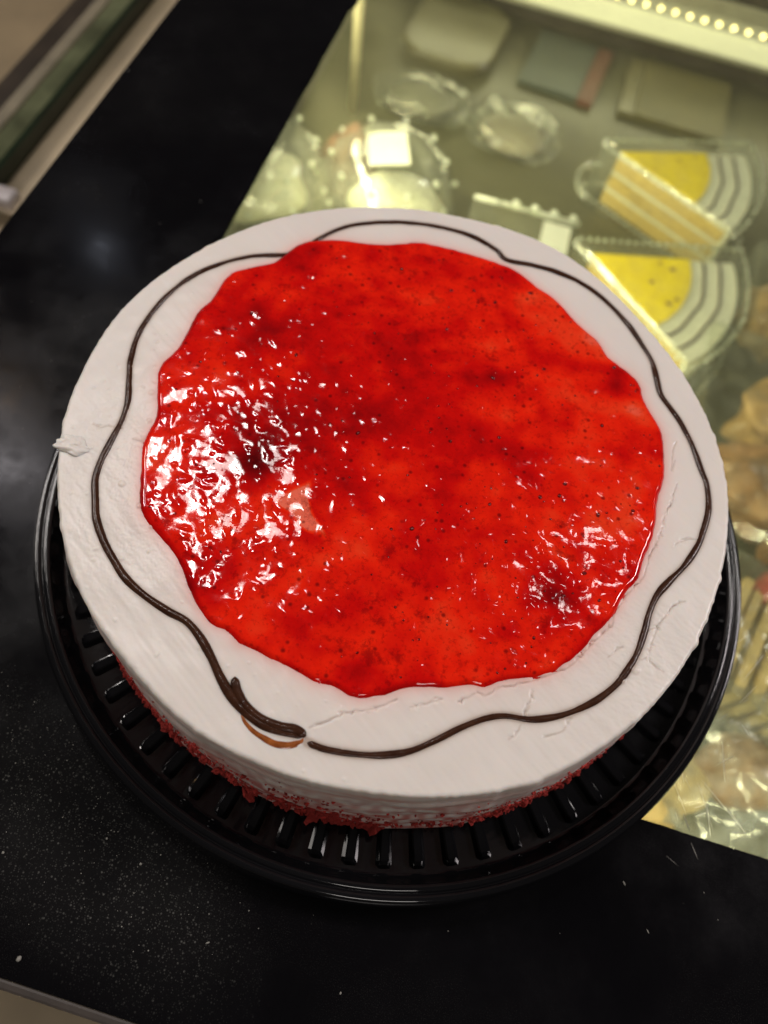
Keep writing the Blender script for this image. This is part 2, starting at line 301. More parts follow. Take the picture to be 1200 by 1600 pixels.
def mat_film():
    t = NT('black_gloss_film')
    sm = t.noise(14, 6, 0.62); fine = t.noise(2600, 2, 0.6)
    dust = t.mul(t.ramp(sm, [(0.46, (0, 0, 0)), (0.72, (1, 1, 1))]), t.ramp(fine, [(0.56, (0, 0, 0)), (0.70, (1, 1, 1))]))
    mp = t.n('ShaderNodeMapping'); mp.vector_type = 'TEXTURE'; mp.inputs['Location'].default_value = (-0.066, -0.146, 0.9); mp.inputs['Rotation'].default_value = (0, 0, -0.42); mp.inputs['Scale'].default_value = (0.085, 0.034, 0.1); t.l(t.coord(), mp.inputs[0])
    sheen_gr = t.n('ShaderNodeTexGradient'); sheen_gr.gradient_type = 'SPHERICAL'; t.l(mp.outputs[0], sheen_gr.inputs[0])
    vd = t.n('ShaderNodeTexVoronoi'); vd.inputs['Scale'].default_value = 1500; t.l(t.coord(), vd.inputs['Vector'])
    vd2 = t.n('ShaderNodeTexVoronoi'); vd2.inputs['Scale'].default_value = 720; t.l(t.coord(), vd2.inputs['Vector'])
    d1 = t.mul(t.ramp(vd.outputs['Distance'], [(0.20, (1, 1, 1)), (0.42, (0, 0, 0))]), t.ramp(vd.outputs['Color'], [(0.40, (0, 0, 0)), (0.75, (1, 1, 1))]))
    d2 = t.mul(t.ramp(vd2.outputs['Distance'], [(0.14, (1, 1, 1)), (0.30, (0, 0, 0))]), t.ramp(vd2.outputs['Color'], [(0.62, (0, 0, 0)), (0.70, (1, 1, 1))]))
    spk = t.mul(t.mul(d1, 0.8), t.mul(t.mul(d2, 1.2), 0.10, 'ADD'), 'ADD')
    dust = t.mul(t.mul(dust, 0.35), t.mul(t.mul(t.ramp(sheen_gr.outputs[0], [(0.0, (0, 0, 0)), (0.6, (1, 1, 1))]), t.mul(sm, 1.5)), spk), 'ADD')  # dust plus the ceiling's grey sheen, painted in at the lower left
    t.l(t.mix(t.mul(dust, 0.85), t.mix(sm, (0.0020, 0.0020, 0.0030), (0.0045, 0.0040, 0.0045)), (0.10, 0.10, 0.092)), t.b.inputs['Base Color'])
    t.l(t.ramp(t.noise(22, 6, 0.65), [(0.36, (0.10,) * 3), (0.70, (0.30,) * 3)]), t.b.inputs['Roughness'])
    t.b.inputs['Specular IOR Level'].default_value = 0.24
    return t.m
def clear(name, tint, white=0.06, rough=0.05, boost=1.0, scratch=False, wcol=(0.8, 0.82, 0.72)):
    """thin clear sheet: straight-through transparency, a Fresnel reflection and a little milky scatter"""
    t = NT(name); t.t.nodes.remove(t.b)
    tr = t.n('ShaderNodeBsdfTransparent'); tr.inputs[0].default_value = (*tint, 1)
    gl = t.n('ShaderNodeBsdfGlossy'); gl.inputs['Roughness'].default_value = rough
    di = t.n('ShaderNodeBsdfDiffuse'); di.inputs[0].default_value = (*wcol, 1)
    tl = t.n('ShaderNodeBsdfTranslucent'); tl.inputs[0].default_value = (*wcol, 1)
    ds = t.n('ShaderNodeMixShader'); ds.inputs[0].default_value = 0.5; t.l(di.outputs[0], ds.inputs[1]); t.l(tl.outputs[0], ds.inputs[2])
    m1 = t.n('ShaderNodeMixShader'); m2 = t.n('ShaderNodeMixShader')
    lw = t.n('ShaderNodeLayerWeight'); lw.inputs['Blend'].default_value = 0.5      # Schlick reflectance, the same from both sides of the sheet
    sch = t.mul(t.mul(t.mul(lw.outputs['Facing'], 5.0, 'POWER'), 0.96), 0.04, 'ADD')
    t.l(t.mul(sch, boost), m2.inputs[0])
    if scratch:
        mp = t.n('ShaderNodeMapping'); mp.inputs['Scale'].default_value = (1, 26, 1); mp.inputs['Rotation'].default_value = (0, 0, 0.9); t.l(t.coord(), mp.inputs[0])
        mp2 = t.n('ShaderNodeMapping'); mp2.inputs['Scale'].default_value = (1, 30, 1); mp2.inputs['Rotation'].default_value = (0, 0, -0.7); t.l(t.coord(), mp2.inputs[0])
        s1 = t.ramp(t.noise(48, 3, 0.6, mp.outputs[0]), [(0.66, (0, 0, 0)), (0.74, (1, 1, 1))])
        s2 = t.ramp(t.noise(42, 3, 0.6, mp2.outputs[0]), [(0.67, (0, 0, 0)), (0.75, (1, 1, 1))])
        smear = t.ramp(t.noise(16, 5, 0.6), [(0.45, (0, 0, 0)), (0.8, (1, 1, 1))])
        f = t.mul(t.mul(t.mul(s1, s2, 'ADD'), 0.10), t.mul(t.mul(smear, 0.07), white, 'ADD'), 'ADD'); t.l(f, m1.inputs[0])
    else:
        f = t.mul(t.ramp(t.noise(70, 3), [(0.35, (0.4,) * 3), (0.7, (1.6,) * 3)]), white); t.l(f, m1.inputs[0])
        nb = t.bump(t.noise(120, 2), 0.5, 0.002); t.l(nb, gl.inputs['Normal'])
    t.l(tr.outputs[0], m1.inputs[1]); t.l(ds.outputs[0], m1.inputs[2])
    t.l(m1.outputs[0], m2.inputs[1]); t.l(gl.outputs[0], m2.inputs[2]); t.l(m2.outputs[0], t.out.inputs['Surface'])
    return t.m
def emit(name, c, s):
    t = NT(name); t.set(Base_Color=c, Emission_Color=(*c, 1)); t.b.inputs['Emission Strength'].default_value = s
    return t.m

M = dict(
    cream=mat_cream(), jelly=mat_jelly(), choc=mat_choc(), caramel=mat_caramel(), black=mat_black_plastic(), film=mat_film(),
    seed=simple('strawberry_seed', (0.16, 0.006, 0.006), 0.12),
    crumb=simple('red_velvet_crumb', (0.40, 0.028, 0.020), 0.8, 0.75, 320, 0.6, 0.0008),
    glass=clear('counter_glass', (0.95, 0.975, 0.93), 0.040, 0.02, 1.0, True, wcol=(0.80, 0.77, 0.50)),
    clear=clear('clear_plastic', (0.95, 0.965, 0.92), 0.08, 0.10, 1.4),
    bead=clear('moulded_plastic_edge', (0.9, 0.93, 0.84), 0.75, 0.08, 2.2, wcol=(0.9, 0.92, 0.80)),
    dome=clear('milky_clear_plastic', (0.93, 0.95, 0.90), 0.22, 0.10, 2.0, wcol=(0.86, 0.87, 0.74)),
    bag=clear('clear_crinkled_film', (0.93, 0.95, 0.94), 0.20, 0.22, 1.8, wcol=(0.80, 0.84, 0.86)),
    shelf=simple('shelf_laminate', (0.085, 0.080, 0.042), 0.35, 0.25, 9),
    case=simple('case_panel', (0.17, 0.16, 0.12), 0.5, 0.2, 8),
    metal=simple('brushed_metal', (0.55, 0.53, 0.42), 0.38, 0.1, 80, Metallic=0.6),
    postpaint=simple('cream_post', (0.50, 0.44, 0.27), 0.4, 0.06, 30),
    trim=simple('edge_trim', (0.045, 0.036, 0.030), 0.5, 0.3, 60),
    darkwood=simple('dark_frame', (0.035, 0.026, 0.018), 0.35, 0.3, 30),
    floor=simple('beige_floor', (0.78, 0.64, 0.44), 0.5, 0.25, 4),
    greenglass=simple('green_glass_edge', (0.012, 0.022, 0.012), 0.08, 0.4, 18),
    greentop=simple('green_glass_top', (0.11, 0.12, 0.065), 0.10, 0.45, 24),
    tan=simple('tan_board', (0.24, 0.18, 0.10), 0.5, 0.25, 10),
    added_ledge=simple('beige_ledge', (0.52, 0.42, 0.28), 0.5, 0.2, 10),
    palerail=simple('weathered_rail', (0.22, 0.19, 0.13), 0.4, 0.25, 30),
    bar=simple('pale_metal', (0.62, 0.56, 0.56), 0.3, 0.05, 30),
    mango=simple('mango_jelly', (0.93, 0.68, 0.004), 0.12, 0.10, 60, 0.15, 0.001),
    mangospot=simple('mango_dark_fleck', (0.20, 0.10, 0.01), 0.3),
    slicecream=simple('slice_cream', (0.76, 0.73, 0.58), 0.45, 0.06, 60),
    sponge=simple('yellow_sponge', (0.60, 0.42, 0.12), 0.85, 0.22, 260, 0.6, 0.001),
    brown=simple('brown_cake', (0.11, 0.050, 0.024), 0.7, 0.45, 110, 0.6, 0.002),
    bun=simple('baked_crust', (0.40, 0.235, 0.085), 0.45, 0.35, 45, 0.3, 0.002),
    bun2=simple('dark_baked_crust', (0.25, 0.125, 0.05), 0.4, 0.45, 55, 0.4, 0.002),
    cracker=simple('tan_wafer', (0.42, 0.29, 0.12), 0.6, 0.25, 90, 0.4, 0.001),
    redjam=simple('red_jam', (0.28, 0.03, 0.02), 0.3),
    card=simple('white_card', (0.52, 0.52, 0.43), 0.6, 0.04, 30),
    tub=simple('pale_tub_plastic', (0.118, 0.104, 0.048), 0.35, 0.12, 20),
    blue=simple('blue_grey_carton', (0.066, 0.080, 0.064), 0.5, 0.12, 20),
    red=simple('red_stripe_print', (0.13, 0.045, 0.028), 0.5),
    olive=simple('olive_carton', (0.104, 0.090, 0.034), 0.5, 0.15, 20),
    scratch=simple('scratch_white', (0.62, 0.60, 0.54), 0.6),
    dust=simple('pale_dust', (0.26, 0.25, 0.22), 0.8),
    rail_glow=emit('rail_glow_emission', (0.80, 0.78, 0.52), 0.5),
    led=emit('led_chip_light', (1.0, 0.80, 0.30), 7.0),
)

# ------------------------------------------------------------------ floor
o = link('floor', from_np('floor', [(-6, -5, -0.9), (6, -5, -0.9), (6, 8, -0.9), (-6, 8, -0.9)], [(0, 1, 2, 3)]), M['floor']); tag(o, kind='structure')

# ------------------------------------------------------------------ display case (local axes: s along the front, t to the back)
CA = R(-4.5)
case = thing('display_case', 'bakery display case with glass top, black border and lit strip under the cake', 'display case', (0, 0, -0.9), CA)
CZ = 0.9                                         # local z of the counter level
S0, S1, T0, T1 = -0.2205, 0.62, -0.1887, 0.712   # outer rectangle of the top
WS, WT = -0.1215, -0.0863                        # inner edges of the black border
GB = 0.0006                                      # film thickness
box_part('glass_top', M['glass'], case, S0, S1, T0, T1, CZ - 0.0076, CZ - GB)
# the black border film: an L with a wide rounded inside corner and slightly ragged inner edge
def border():
    pts = [(S0, T0), (S1, T0), (S1, WT)]
    fr = 0.060; x = S1
    while x > WS + fr:
        pts.append((x, WT + 0.0004 * mnoise.noise(Vector((x * 90, 0, 0))))); x -= 0.006
    cx, cy = WS + fr, WT + fr
    for k in range(1, 12):
        a = R(270 - 90 * k / 12); pts.append((cx + fr * math.cos(a), cy + fr * math.sin(a)))
    y = cy
    while y < T1 - 0.005:
        pts.append((WS + 0.0006 * mnoise.noise(Vector((0, y * 40, 3))) + (0.0022 if y > 0.335 else 0.0), y)); y += 0.006
    pts += [(WS, T1), (S0, T1)]
    return pts
bm = bmesh.new(); inn = border()[3:-2]
inn = [(S1, WT)] + inn + [(WS, T1)]
out = []
for p in inn:                                  # outer partner of every inner point, round the same corner
    if p[0] > WS + 0.060: out.append((p[0], T0))
    elif p[1] > WT + 0.060: out.append((S0, p[1]))
    else:
        f = 1 - (p[0] - WS) / 0.060; g = 1 - (p[1] - WT) / 0.060
        out.append((S0 + (WS + 0.060 - S0) * min(1, 2 * (1 - f)) if f > 0.5 else WS + 0.060 - (WS + 0.060 - S0) * 0, T0) if g > f else (S0, T0 + (WT + 0.060 - T0) * min(1, 1.0)))
out = [(S0, T0) if (inn[k][0] <= WS + 0.060 and inn[k][1] <= WT + 0.060) else q for k, q in enumerate(out)]
def slab(P, Q, z0, z1):
    a = [bm.verts.new((*p, z1)) for p in P]; b = [bm.verts.new((*p, z1)) for p in Q]; c = [bm.verts.new((*p, z0)) for p in P]
    for k in range(len(P) - 1):
        if (Vector(Q[k]) - Vector(Q[k + 1])).length > 1e-7: bm.faces.new((a[k], a[k + 1], b[k + 1], b[k]))
        else: bm.faces.new((a[k], a[k + 1], b[k]))
        bm.faces.new((a[k], c[k], c[k + 1], a[k + 1]))
slab(inn, out, CZ - GB + 0.00005, CZ)
link('black_border', mesh_bm('black_border', bm), M['film'], case)
box_part('front_trim', M['trim'], case, S0 - 0.002, S1, T0 - 0.0030, T0 - 0.0001, CZ - 0.010, CZ + 0.0003, 0.0008)
box_part('front_panel', M['case'], case, S0 + 0.01, S1, T0 + 0.012, T0 + 0.024, 0.0, CZ - 0.009)
box_part('side_panel', M['case'], case, S0 + 0.010, S0 + 0.022, T0 + 0.0245, T1 - 0.02, 0.0, CZ - 0.009)
SH = -0.172
box_part('shelf', M['shelf'], case, S0 + 0.0225, S1, T0 + 0.0245, 0.700, CZ + SH - 0.012, CZ + SH)
box_part('back_panel', M['darkwood'], case, S0 + 0.0225, S1, 0.7005, 0.712, 0.0, CZ - 0.15)
pm = lathe('post', [(0.0001, CZ + SH), (0.0044, CZ + SH), (0.0044, CZ - 0.009), (0.0001, CZ - 0.009)], 16)
post = link('post', pm, M['postpaint'], case, True)
post.location = (-0.1545, 0.482, 0)
# back rail with the strip of small lamps
rail = box_part('back_rail', M['metal'], case, -0.19, S1, 0.684, 0.700, CZ - 0.150, CZ - 0.098, 0.001)
box_part('rail_cap', M['darkwood'], case, -0.19, S1, 0.684, 0.712, CZ - 0.0975, CZ - 0.070)
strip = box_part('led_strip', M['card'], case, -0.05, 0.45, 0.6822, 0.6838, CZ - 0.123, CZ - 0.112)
box_part('rail_glow', M['rail_glow'], strip, -0.05, 0.45, 0.6815, 0.6838, CZ - 0.144, CZ - 0.1235, 0.0008)  # added emissive band, stands for LED light falling on the rail face
bm = bmesh.new(); bm_box(bm, -0.0016, 0.0016, -0.0014, 0, -0.0016, 0.0016, 0.0004); chip = mesh_bm('led', bm)
x = -0.02
while x < 0.40:
    c = link('led', chip, M['led'], strip); c.location = (x, 0.6821, CZ - 0.1175); x += 0.01475
def case_lamp(name, loc, sx, power, tgt, sy=0.012, spread=150, side=False):
    d = bpy.data.lights.new(name, 'AREA'); d.shape = 'RECTANGLE'; d.size = sx; d.size_y = sy; d.energy = power; d.color = (1.0, 0.93, 0.60); d.spread = R(spread)
    q = bpy.data.objects.new(name, d); COL.objects.link(q)
    mw = Matrix.Rotation(CA, 4, 'Z'); p = mw @ Vector(loc); g = mw @ Vector(tgt)
    q.location = p; q.rotation_euler = (g - p).to_track_quat('-Z', 'Y').to_euler()
case_lamp('led_strip_light', (0.15, 0.678, -0.108), 0.6, 0.13, (0.15, 0.30, -0.14), spread=110)
case_lamp('unseen_front_strip', (0.15, -0.155, -0.02), 0.6, 1.3, (0.18, 0.40, -0.13))  # unseen strip added under the front border, lights the near contents
case_lamp('added_side_fill', (-0.150, 0.30, -0.018), 0.50, 1.5, (0.06, 0.36, -0.14), 0.012, 150, True)  # unseen fill added under the left border, brightens slices and domed boxes

# ------------------------------------------------------------------ neighbouring glass counter, lower, at the left
nb = thing('side_counter', 'lower counter with thick green glass edge beyond the black border', 'counter', (-0.333, 0.267, -0.9), R(-4.6))
NZ = 0.9 - 0.12
box_part('glass_edge', M['greenglass'], nb, -0.0042, 0.0, -0.5, 0.9, NZ - 0.016, NZ - 0.0004)
box_part('glass_slab', M['greentop'], nb, -0.020, -0.0043, -0.5, 0.9, NZ - 0.016, NZ, 0.0006)
box_part('pale_rail', M['palerail'], nb, -0.030, -0.0202, -0.5, 0.9, NZ - 0.012, NZ + 0.002, 0.0008)
box_part('brown_rail', M['darkwood'], nb, -0.052, -0.0302, -0.5, 0.9, NZ - 0.016, NZ - 0.004)
box_part('board', M['tan'], nb, -0.60, -0.0522, -0.5, 0.9, NZ - 0.02, NZ - 0.006)
box_part('base', M['tan'], nb, -0.58, -0.10, -0.45, 0.85, 0.0, NZ - 0.0205)
box_part('added_ledge', M['added_ledge'], nb, 0.0002, 0.128, -0.5, 0.9, NZ - 0.030, NZ - 0.014)  # beige strip added near counter height so it catches more light
box_part('rail_bar', M['bar'], nb, -0.19, 0.0305, -0.0375, -0.0225, NZ - 0.0006, NZ + 0.0095, 0.003, True)

# ------------------------------------------------------------------ cake plate
PC = Vector((0.0049, -0.0025, 0.0))
plate = thing('cake_plate', 'round black plastic cake plate with ribbed floor and raised rim', 'plate', PC)
prof = [(0.0002, 0.0050), (0.060, 0.0050), (0.096, 0.0048), (0.098, 0.0036), (0.1300, 0.0036), (0.1312, 0.0042), (0.1322, 0.0070), (0.1332, 0.0120), (0.1334, 0.0140),
        (0.1338, 0.01455), (0.1346, 0.01475), (0.1354, 0.01465), (0.1358, 0.0140), (0.1361, 0.0138), (0.1364, 0.0141), (0.1368, 0.01475), (0.1376, 0.01495), (0.1384, 0.0148), (0.1390, 0.0140), (0.1394, 0.0128),
        (0.1399, 0.0115), (0.1403, 0.0085), (0.1406, 0.0045), (0.1408, 0.0016), (0.1405, 0.0006), (0.1392, 0.0004), (0.1385, 0.0012), (0.1300, 0.0014), (0.0002, 0.0014)]
link('tray', lathe('tray', prof, 256), M['black'], plate, True)
bm = bmesh.new()
h0, h1 = 0.0037, 0.0064
for rr, wb, wt, hh in ((0.0, 0, 0, 0),):
    secs = [(0.0990, 0.0030, 0.0010, h0 + 0.0002), (0.1005, 0.0040, 0.0020, h1), (0.1150, 0.0050, 0.0024, h1), (0.1268, 0.0056, 0.0027, h1), (0.1280, 0.0056, 0.0024, h1 - 0.0006), (0.1290, 0.0048, 0.0012, h0 + 0.0002)]
rows = []
for r_, wb, wt, hz in secs:
    b = min(0.0005, (hz - h0) * 0.4)
    rows.append([bm.verts.new(v) for v in ((r_, -wb / 2, h0 - 0.0003), (r_, -wt / 2 - 0.0003, hz - b), (r_, -wt / 2 + 0.0002, hz), (r_, wt / 2 - 0.0002, hz), (r_, wt / 2 + 0.0003, hz - b), (r_, wb / 2, h0 - 0.0003))])
for a_, b_ in zip(rows, rows[1:]):
    for k in range(5): bm.faces.new((a_[k], a_[k + 1], b_[k + 1], b_[k]))
bm.faces.new(rows[0]); bm.faces.new(rows[-1][::-1])
ribme = mesh_bm('rib', bm)
for i in range(70):
    o = link('rib', ribme, M['black'], plate); o.rotation_euler = (0, 0, R(-81.3 + i * 360 / 70))

# ------------------------------------------------------------------ the cake
cake = thing('strawberry_cake', 'round white cream cake topped with glossy red strawberry jelly on black plate', 'cake', (0, 0, 0.0064))
CB = 0.0064
ra = np.array([a for a, r in RIM]); rv = np.array([r for a, r in RIM]) / 1000
ra3 = np.concatenate([ra - 360, ra, ra + 360]); rv3 = np.tile(rv, 3)
gA = np.arange(-180, 180, 0.5); gr = np.interp(gA, ra3, rv3)
ker = np.exp(-0.5 * (np.arange(-24, 25) / 9.0) ** 2); ker /= ker.sum()
gr = np.convolve(np.concatenate([gr[-40:], gr, gr[:40]]), ker, 'same')[40:-40]
def rim_r(th): return np.interp(np.degrees(th), np.concatenate([gA - 360, gA, gA + 360]), np.tile(gr, 3))
JP = smooth_poly(JELLY, True, 0.0012); CP = smooth_poly(CHOC, False, 0.0009)
CRK = [smooth_poly(c, False, 0.0012) for c in CRACKS]
n_big, n_mid, n_stip, n_str, n_pit, n_jit = field(1, 0.03), field(2, 0.008), field(3, 0.0011), field(4, 0.0022, 9.0, R(-38)), field(5, 0.0035, bw=0.3), field(6, 0.003)
n_spat = field(8, 0.0060, 5.0, R(-38))
n_stip2 = field(7, 0.0019, 1.8, R(-25))
BUB = [(-89, -4, 1.1), (-86, -15, 1.0), (-83.5, -22, 1.0), (-86, -40, 1.2), (-80, -10, .7), (-78, -46, 1.0), (-92, -28, .6), (-72, -52, .8), (-70, -60, .7), (84, -62, 1.6), (80, -66, 1.3), (88, -54, .8), (-95, -46, .7)]
def g2(x, y, cx, cy, sx, sy): return np.exp(-((x - cx) / sx) ** 2 - ((y - cy) / sy) ** 2)
def cream_h(x, y, detail=True):
    h = 0.00010 * n_big(x, y) + 0.00003 * n_mid(x, y)
    if not detail: return h
    mL = g2(x, y, -0.092, -0.025, 0.022, 0.036) + 0.55 * g2(x, y, -0.075, -0.062, 0.022, 0.02) + 0.9 * g2(x, y, 0.088, -0.058, 0.03, 0.035)
    h = h + mL * (0.000018 * n_stip(x, y) + 0.000022 * n_stip2(x, y))
    h = h + 0.000012 * n_str(x, y) + 0.000028 * n_spat(x, y) + 0.000002 * n_stip(x, y)
    p = np.clip(n_pit(x, y) - 2.05, 0, 1.2)
    left = np.clip((0.035 - x) / 0.03, 0.08, 1)
    h = h + left * p * 0.00022
    for bx, by, br in BUB:
        d2 = (x - bx / 1000) ** 2 + (y - by / 1000) ** 2; r2 = (br / 1000) ** 2
        h = h + 0.00035 * br * np.clip(1 - d2 / r2, 0, 1) ** 0.7
    jx = x + 0.00030 * n_jit(x, y); jy = y + 0.00030 * n_jit(y + 0.3, x)
    for i, c in enumerate(CRK):
        lo_, hi_ = c.min(0) - 0.003, c.max(0) + 0.003
        m = (x > lo_[0]) & (x < hi_[0]) & (y > lo_[1]) & (y < hi_[1])
        if not m.any(): continue
        d = seg_dist(jx[m], jy[m], c); dep = 0.0007 if i in (0, 2, 4) else 0.00045
        dep = dep * np.clip(0.75 + 0.5 * n_jit(x[m] * 0.5, y[m] * 0.5), 0.15, 1.3)
        h[m] += -dep * np.exp(-(d / 0.00024) ** 2) + 0.00003 * np.exp(-((d - 0.0010) / 0.0007) ** 2)
    return h
NA = 1800
th = np.linspace(-np.pi, np.pi, NA, endpoint=False); Rm = rim_r(th)
n_rim = field(9, 0.004); Rm = Rm + 0.00005 * n_rim(th * 0.115, th * 0) + 0.0003 * np.clip(n_rim(th * 0.05, th * 0 + .2) - 1.0, 0, 2)
ER = 0.0014                                   # rounded shoulder
rows = []; inner = [0.0, 0.015, 0.03, 0.04]
rad_top = np.concatenate([inner, np.linspace(0.048, 0.1, 172), np.linspace(0.1003, 0.115 - ER, 40)])
for r_ in rad_top: rows.append(((r_ / (0.115 - ER)) * (Rm - ER), np.zeros(NA), 0.0))
for k in range(1, 11):
    a = k / 10 * math.pi / 2; rows.append((Rm - ER + ER * math.sin(a), np.full(NA, -ER * (1 - math.cos(a))), k / 10))
HS = ZT - CB - ER
baseR = np.array([0.118] * NA); bx, by = 0.003, -0.0015
n_side = field(12, 0.0026, 20.0, 0.0); n_side2 = field(13, 0.012, 3.0)
X = []; Y = []; Z = []; topmask = []
for r_, dz, e in rows:
    X.append(r_ * np.cos(th)); Y.append(r_ * np.sin(th)); Z.append(ZT + dz); topmask.append(np.full(NA, 1 - e))
NS = 46
for k in range(1, NS + 1):
    f = k / NS; z = ZT - ER - f * HS; s = f ** 0.9
    ex, ey = Rm * np.cos(th), Rm * np.sin(th)
    qx, qy = bx + baseR * np.cos(th), by + baseR * np.sin(th)
    gv = 0.00014 * n_side(th * 0.115, np.full(NA, z)) + 0.00025 * n_side2(th * 0.115, np.full(NA, z))
    X.append(ex * (1 - s) + qx * s + gv * np.cos(th)); Y.append(ey * (1 - s) + qy * s + gv * np.sin(th)); Z.append(np.full(NA, z)); topmask.append(np.zeros(NA))
X = np.concatenate(X); Y = np.concatenate(Y); Z = np.concatenate(Z); TM = np.concatenate(topmask)
m = TM > 0
hh = np.zeros(len(X)); hh[m] = cream_h(X[m], Y[m]); Z = Z + hh * TM
nr = len(rows) + NS
i, j = np.meshgrid(np.arange(nr - 1), np.arange(NA), indexing='ij'); j2 = (j + 1) % NA
Fq = np.stack([i * NA + j, (i + 1) * NA + j, (i + 1) * NA + j2, i * NA + j2], -1).reshape(-1, 4)
me = from_np('cream_body', np.stack([X, Y, Z - CB], -1), Fq)
stain = np.zeros(len(X)); mm = m & (np.hypot(X, Y) > 0.06) & (TM > 0.9)
dj = seg_dist(X[mm], Y[mm], JP[::2], True); stain[mm] = 0.55 * np.exp(-dj / 0.0016) + 0.10 * np.exp(-dj / 0.006)
set_attr(me, 'stain', stain)
brown = np.zeros(len(X)); dc = seg_dist(X[mm], Y[mm], CP[::3]); brown[mm] = 0.55 * np.exp(-np.clip(dc - 0.0011, 0, 1) / 0.0005)
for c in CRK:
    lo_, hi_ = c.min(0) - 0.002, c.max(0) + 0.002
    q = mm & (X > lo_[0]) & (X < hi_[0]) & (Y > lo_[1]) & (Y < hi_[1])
    brown[q] = np.maximum(brown[q], 0.34 * np.exp(-(seg_dist(X[q], Y[q], c) / 0.00028) ** 2))  # cracks tinted brown: the shade inside them put into the colour
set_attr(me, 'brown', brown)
ths = np.degrees(np.arctan2(Y, X)); zz = (Z - CB) / (ZT - CB)
cs = np.where(TM > 0, 0, np.clip((0.95 - zz) * 1.4, 0, 1)) * np.clip(0.55 + 0.45 * field(14, 0.006)(ths * 0.002, Z), 0, 1)
cs = cs * np.clip((np.cos(np.radians(ths + 95)) + 0.25), 0.15, 1)
set_attr(me, 'crumbstain', np.clip(cs, 0, 0.85))
set_attr(me, 'blush', np.where(TM > 0, 0, np.clip(0.22 + 0.30 * field(15, 0.004, 12.0)(np.radians(ths) * 0.115, Z), 0.05, 0.9) * np.clip(np.cos(np.radians(ths + 110)) * 1.1, 0.05, 1) * np.clip((0.99 - zz) * 12, 0, 1)))
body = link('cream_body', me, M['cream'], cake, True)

# jelly topping
gs = 0.00036
lo_, hi_ = JP.min(0) - 0.0016, JP.max(0) + 0.0016
gx = np.arange(lo_[0], hi_[0], gs); gy = np.arange(lo_[1], hi_[1], gs)
X, Y = np.meshgrid(gx, gy)
nj_e = field(20, 0.006)
sd = np.zeros(X.shape); ins = inside(X, Y, JP); dist = np.full(X.shape, 0.02)
er = np.hypot(X, Y)                                    # distances only matter near the edge
Jc = JP[::2]
dist = seg_dist(X, Y, Jc, True)
sd = np.where(ins, dist, -dist) + 0.00007 * nj_e(X, Y)
edge = np.clip((sd + 0.0012) / 0.0030, 0, 1); prof_ = np.sin(edge * np.pi / 2) * 0.0024 - 0.0014
n7, n4, n2, nw = field(21, 0.011), field(22, 0.0056, 1.7, R(-35)), field(23, 0.0026, 1.8, R(-30)), field(24, 0.03)
nl = field(25, 0.0038, bw=0.25)
act = np.clip(0.55 + 0.45 * nw(X, Y), 0.12, 1.4)
act *= 0.50 + 0.35 * g2(X, Y, -0.045, -0.025, 0.05, 0.055)
nf, nf2 = field(26, 0.0021, 1.7, R(-35)), field(27, 0.0013, 1.3, R(20))
hj = 0.00004 * n7(X, Y) + act * (0.000030 * n4(X, Y) + 0.000004 * n2(X, Y)) + act * 0.00010 * np.clip(nl(X, Y) - 1.5, 0, 1.5)
hj = hj + 0.00004 * np.clip(nf(X, Y) - 1.6, 0, 1.3)
# pulp lumps and small gel ripples, each a low oval swelling of its own
ny_, nx_ = X.shape
k_ = 0
while k_ < 1500:
    px_ = rng.uniform(lo_[0], hi_[0]); py_ = rng.uniform(lo_[1], hi_[1])
    wgt = 0.30 + 0.70 * math.exp(-((px_ + 0.025) / 0.05) ** 2 - ((py_ + 0.010) / 0.06) ** 2) + 0.35 * math.exp(-((px_ - 0.05) / 0.03) ** 2 - ((py_ + 0.045) / 0.03) ** 2)
    if rng.random() > wgt: continue
    k_ += 1
    s1 = rng.uniform(0.00045, 0.0011); s2 = s1 * rng.uniform(1.0, 2.8); hgt = s1 * rng.uniform(0.06, 0.24) * (1 if rng.random() < 0.75 else -0.8)
    an = R(-40) + rng.normal(0, 0.6)
    i0 = int((py_ - lo_[1]) / gs); j0 = int((px_ - lo_[0]) / gs); w_ = int(3 * s2 / gs) + 1
    ys_ = slice(max(0, i0 - w_), min(ny_, i0 + w_)); xs_ = slice(max(0, j0 - w_), min(nx_, j0 + w_))
    dx = X[ys_, xs_] - px_; dy = Y[ys_, xs_] - py_
    ua = dx * math.cos(an) + dy * math.sin(an); ub = -dx * math.sin(an) + dy * math.cos(an)
    hj[ys_, xs_] += hgt * np.exp(-(ua / s2) ** 2 - (ub / s1) ** 2)
crat = -0.0004 * g2(X, Y, -0.0445, -0.0205, 0.006, 0.006) + 0.0003 * g2(X, Y, -0.034, -0.016, 0.004, 0.007)
hj = hj + crat
Zj = ZT + cream_h(X, Y, False) + prof_ + hj * np.clip(sd / 0.003, 0, 1)
keep = sd > -0.0013
idx = -np.ones(X.shape, int); kq = keep[:-1, :-1] & keep[1:, :-1] & keep[:-1, 1:] & keep[1:, 1:]
use = np.zeros(X.shape, bool)
for a, b in ((slice(None, -1), slice(None, -1)), (slice(1, None), slice(None, -1)), (slice(None, -1), slice(1, None)), (slice(1, None), slice(1, None))): use[a, b] |= kq
idx[use] = np.arange(use.sum())
F = np.stack([idx[:-1, :-1][kq], idx[:-1, 1:][kq], idx[1:, 1:][kq], idx[1:, :-1][kq]], -1)
me = from_np('jelly_topping', np.stack([X[use], Y[use], Zj[use] - CB], -1), F)
thick = np.zeros(X.shape)
for cx, cy, sx, sy, am in BLOT: thick += am * g2(X, Y, cx / 1000, cy / 1000, sx / 1000, sy / 1000)
thick += 0.02 + 0.03 * n7(X, Y) + 0.05 * nw(X, Y) + 0.10 * np.exp(-(np.clip(sd, 0, 1) / 0.0012) ** 2)
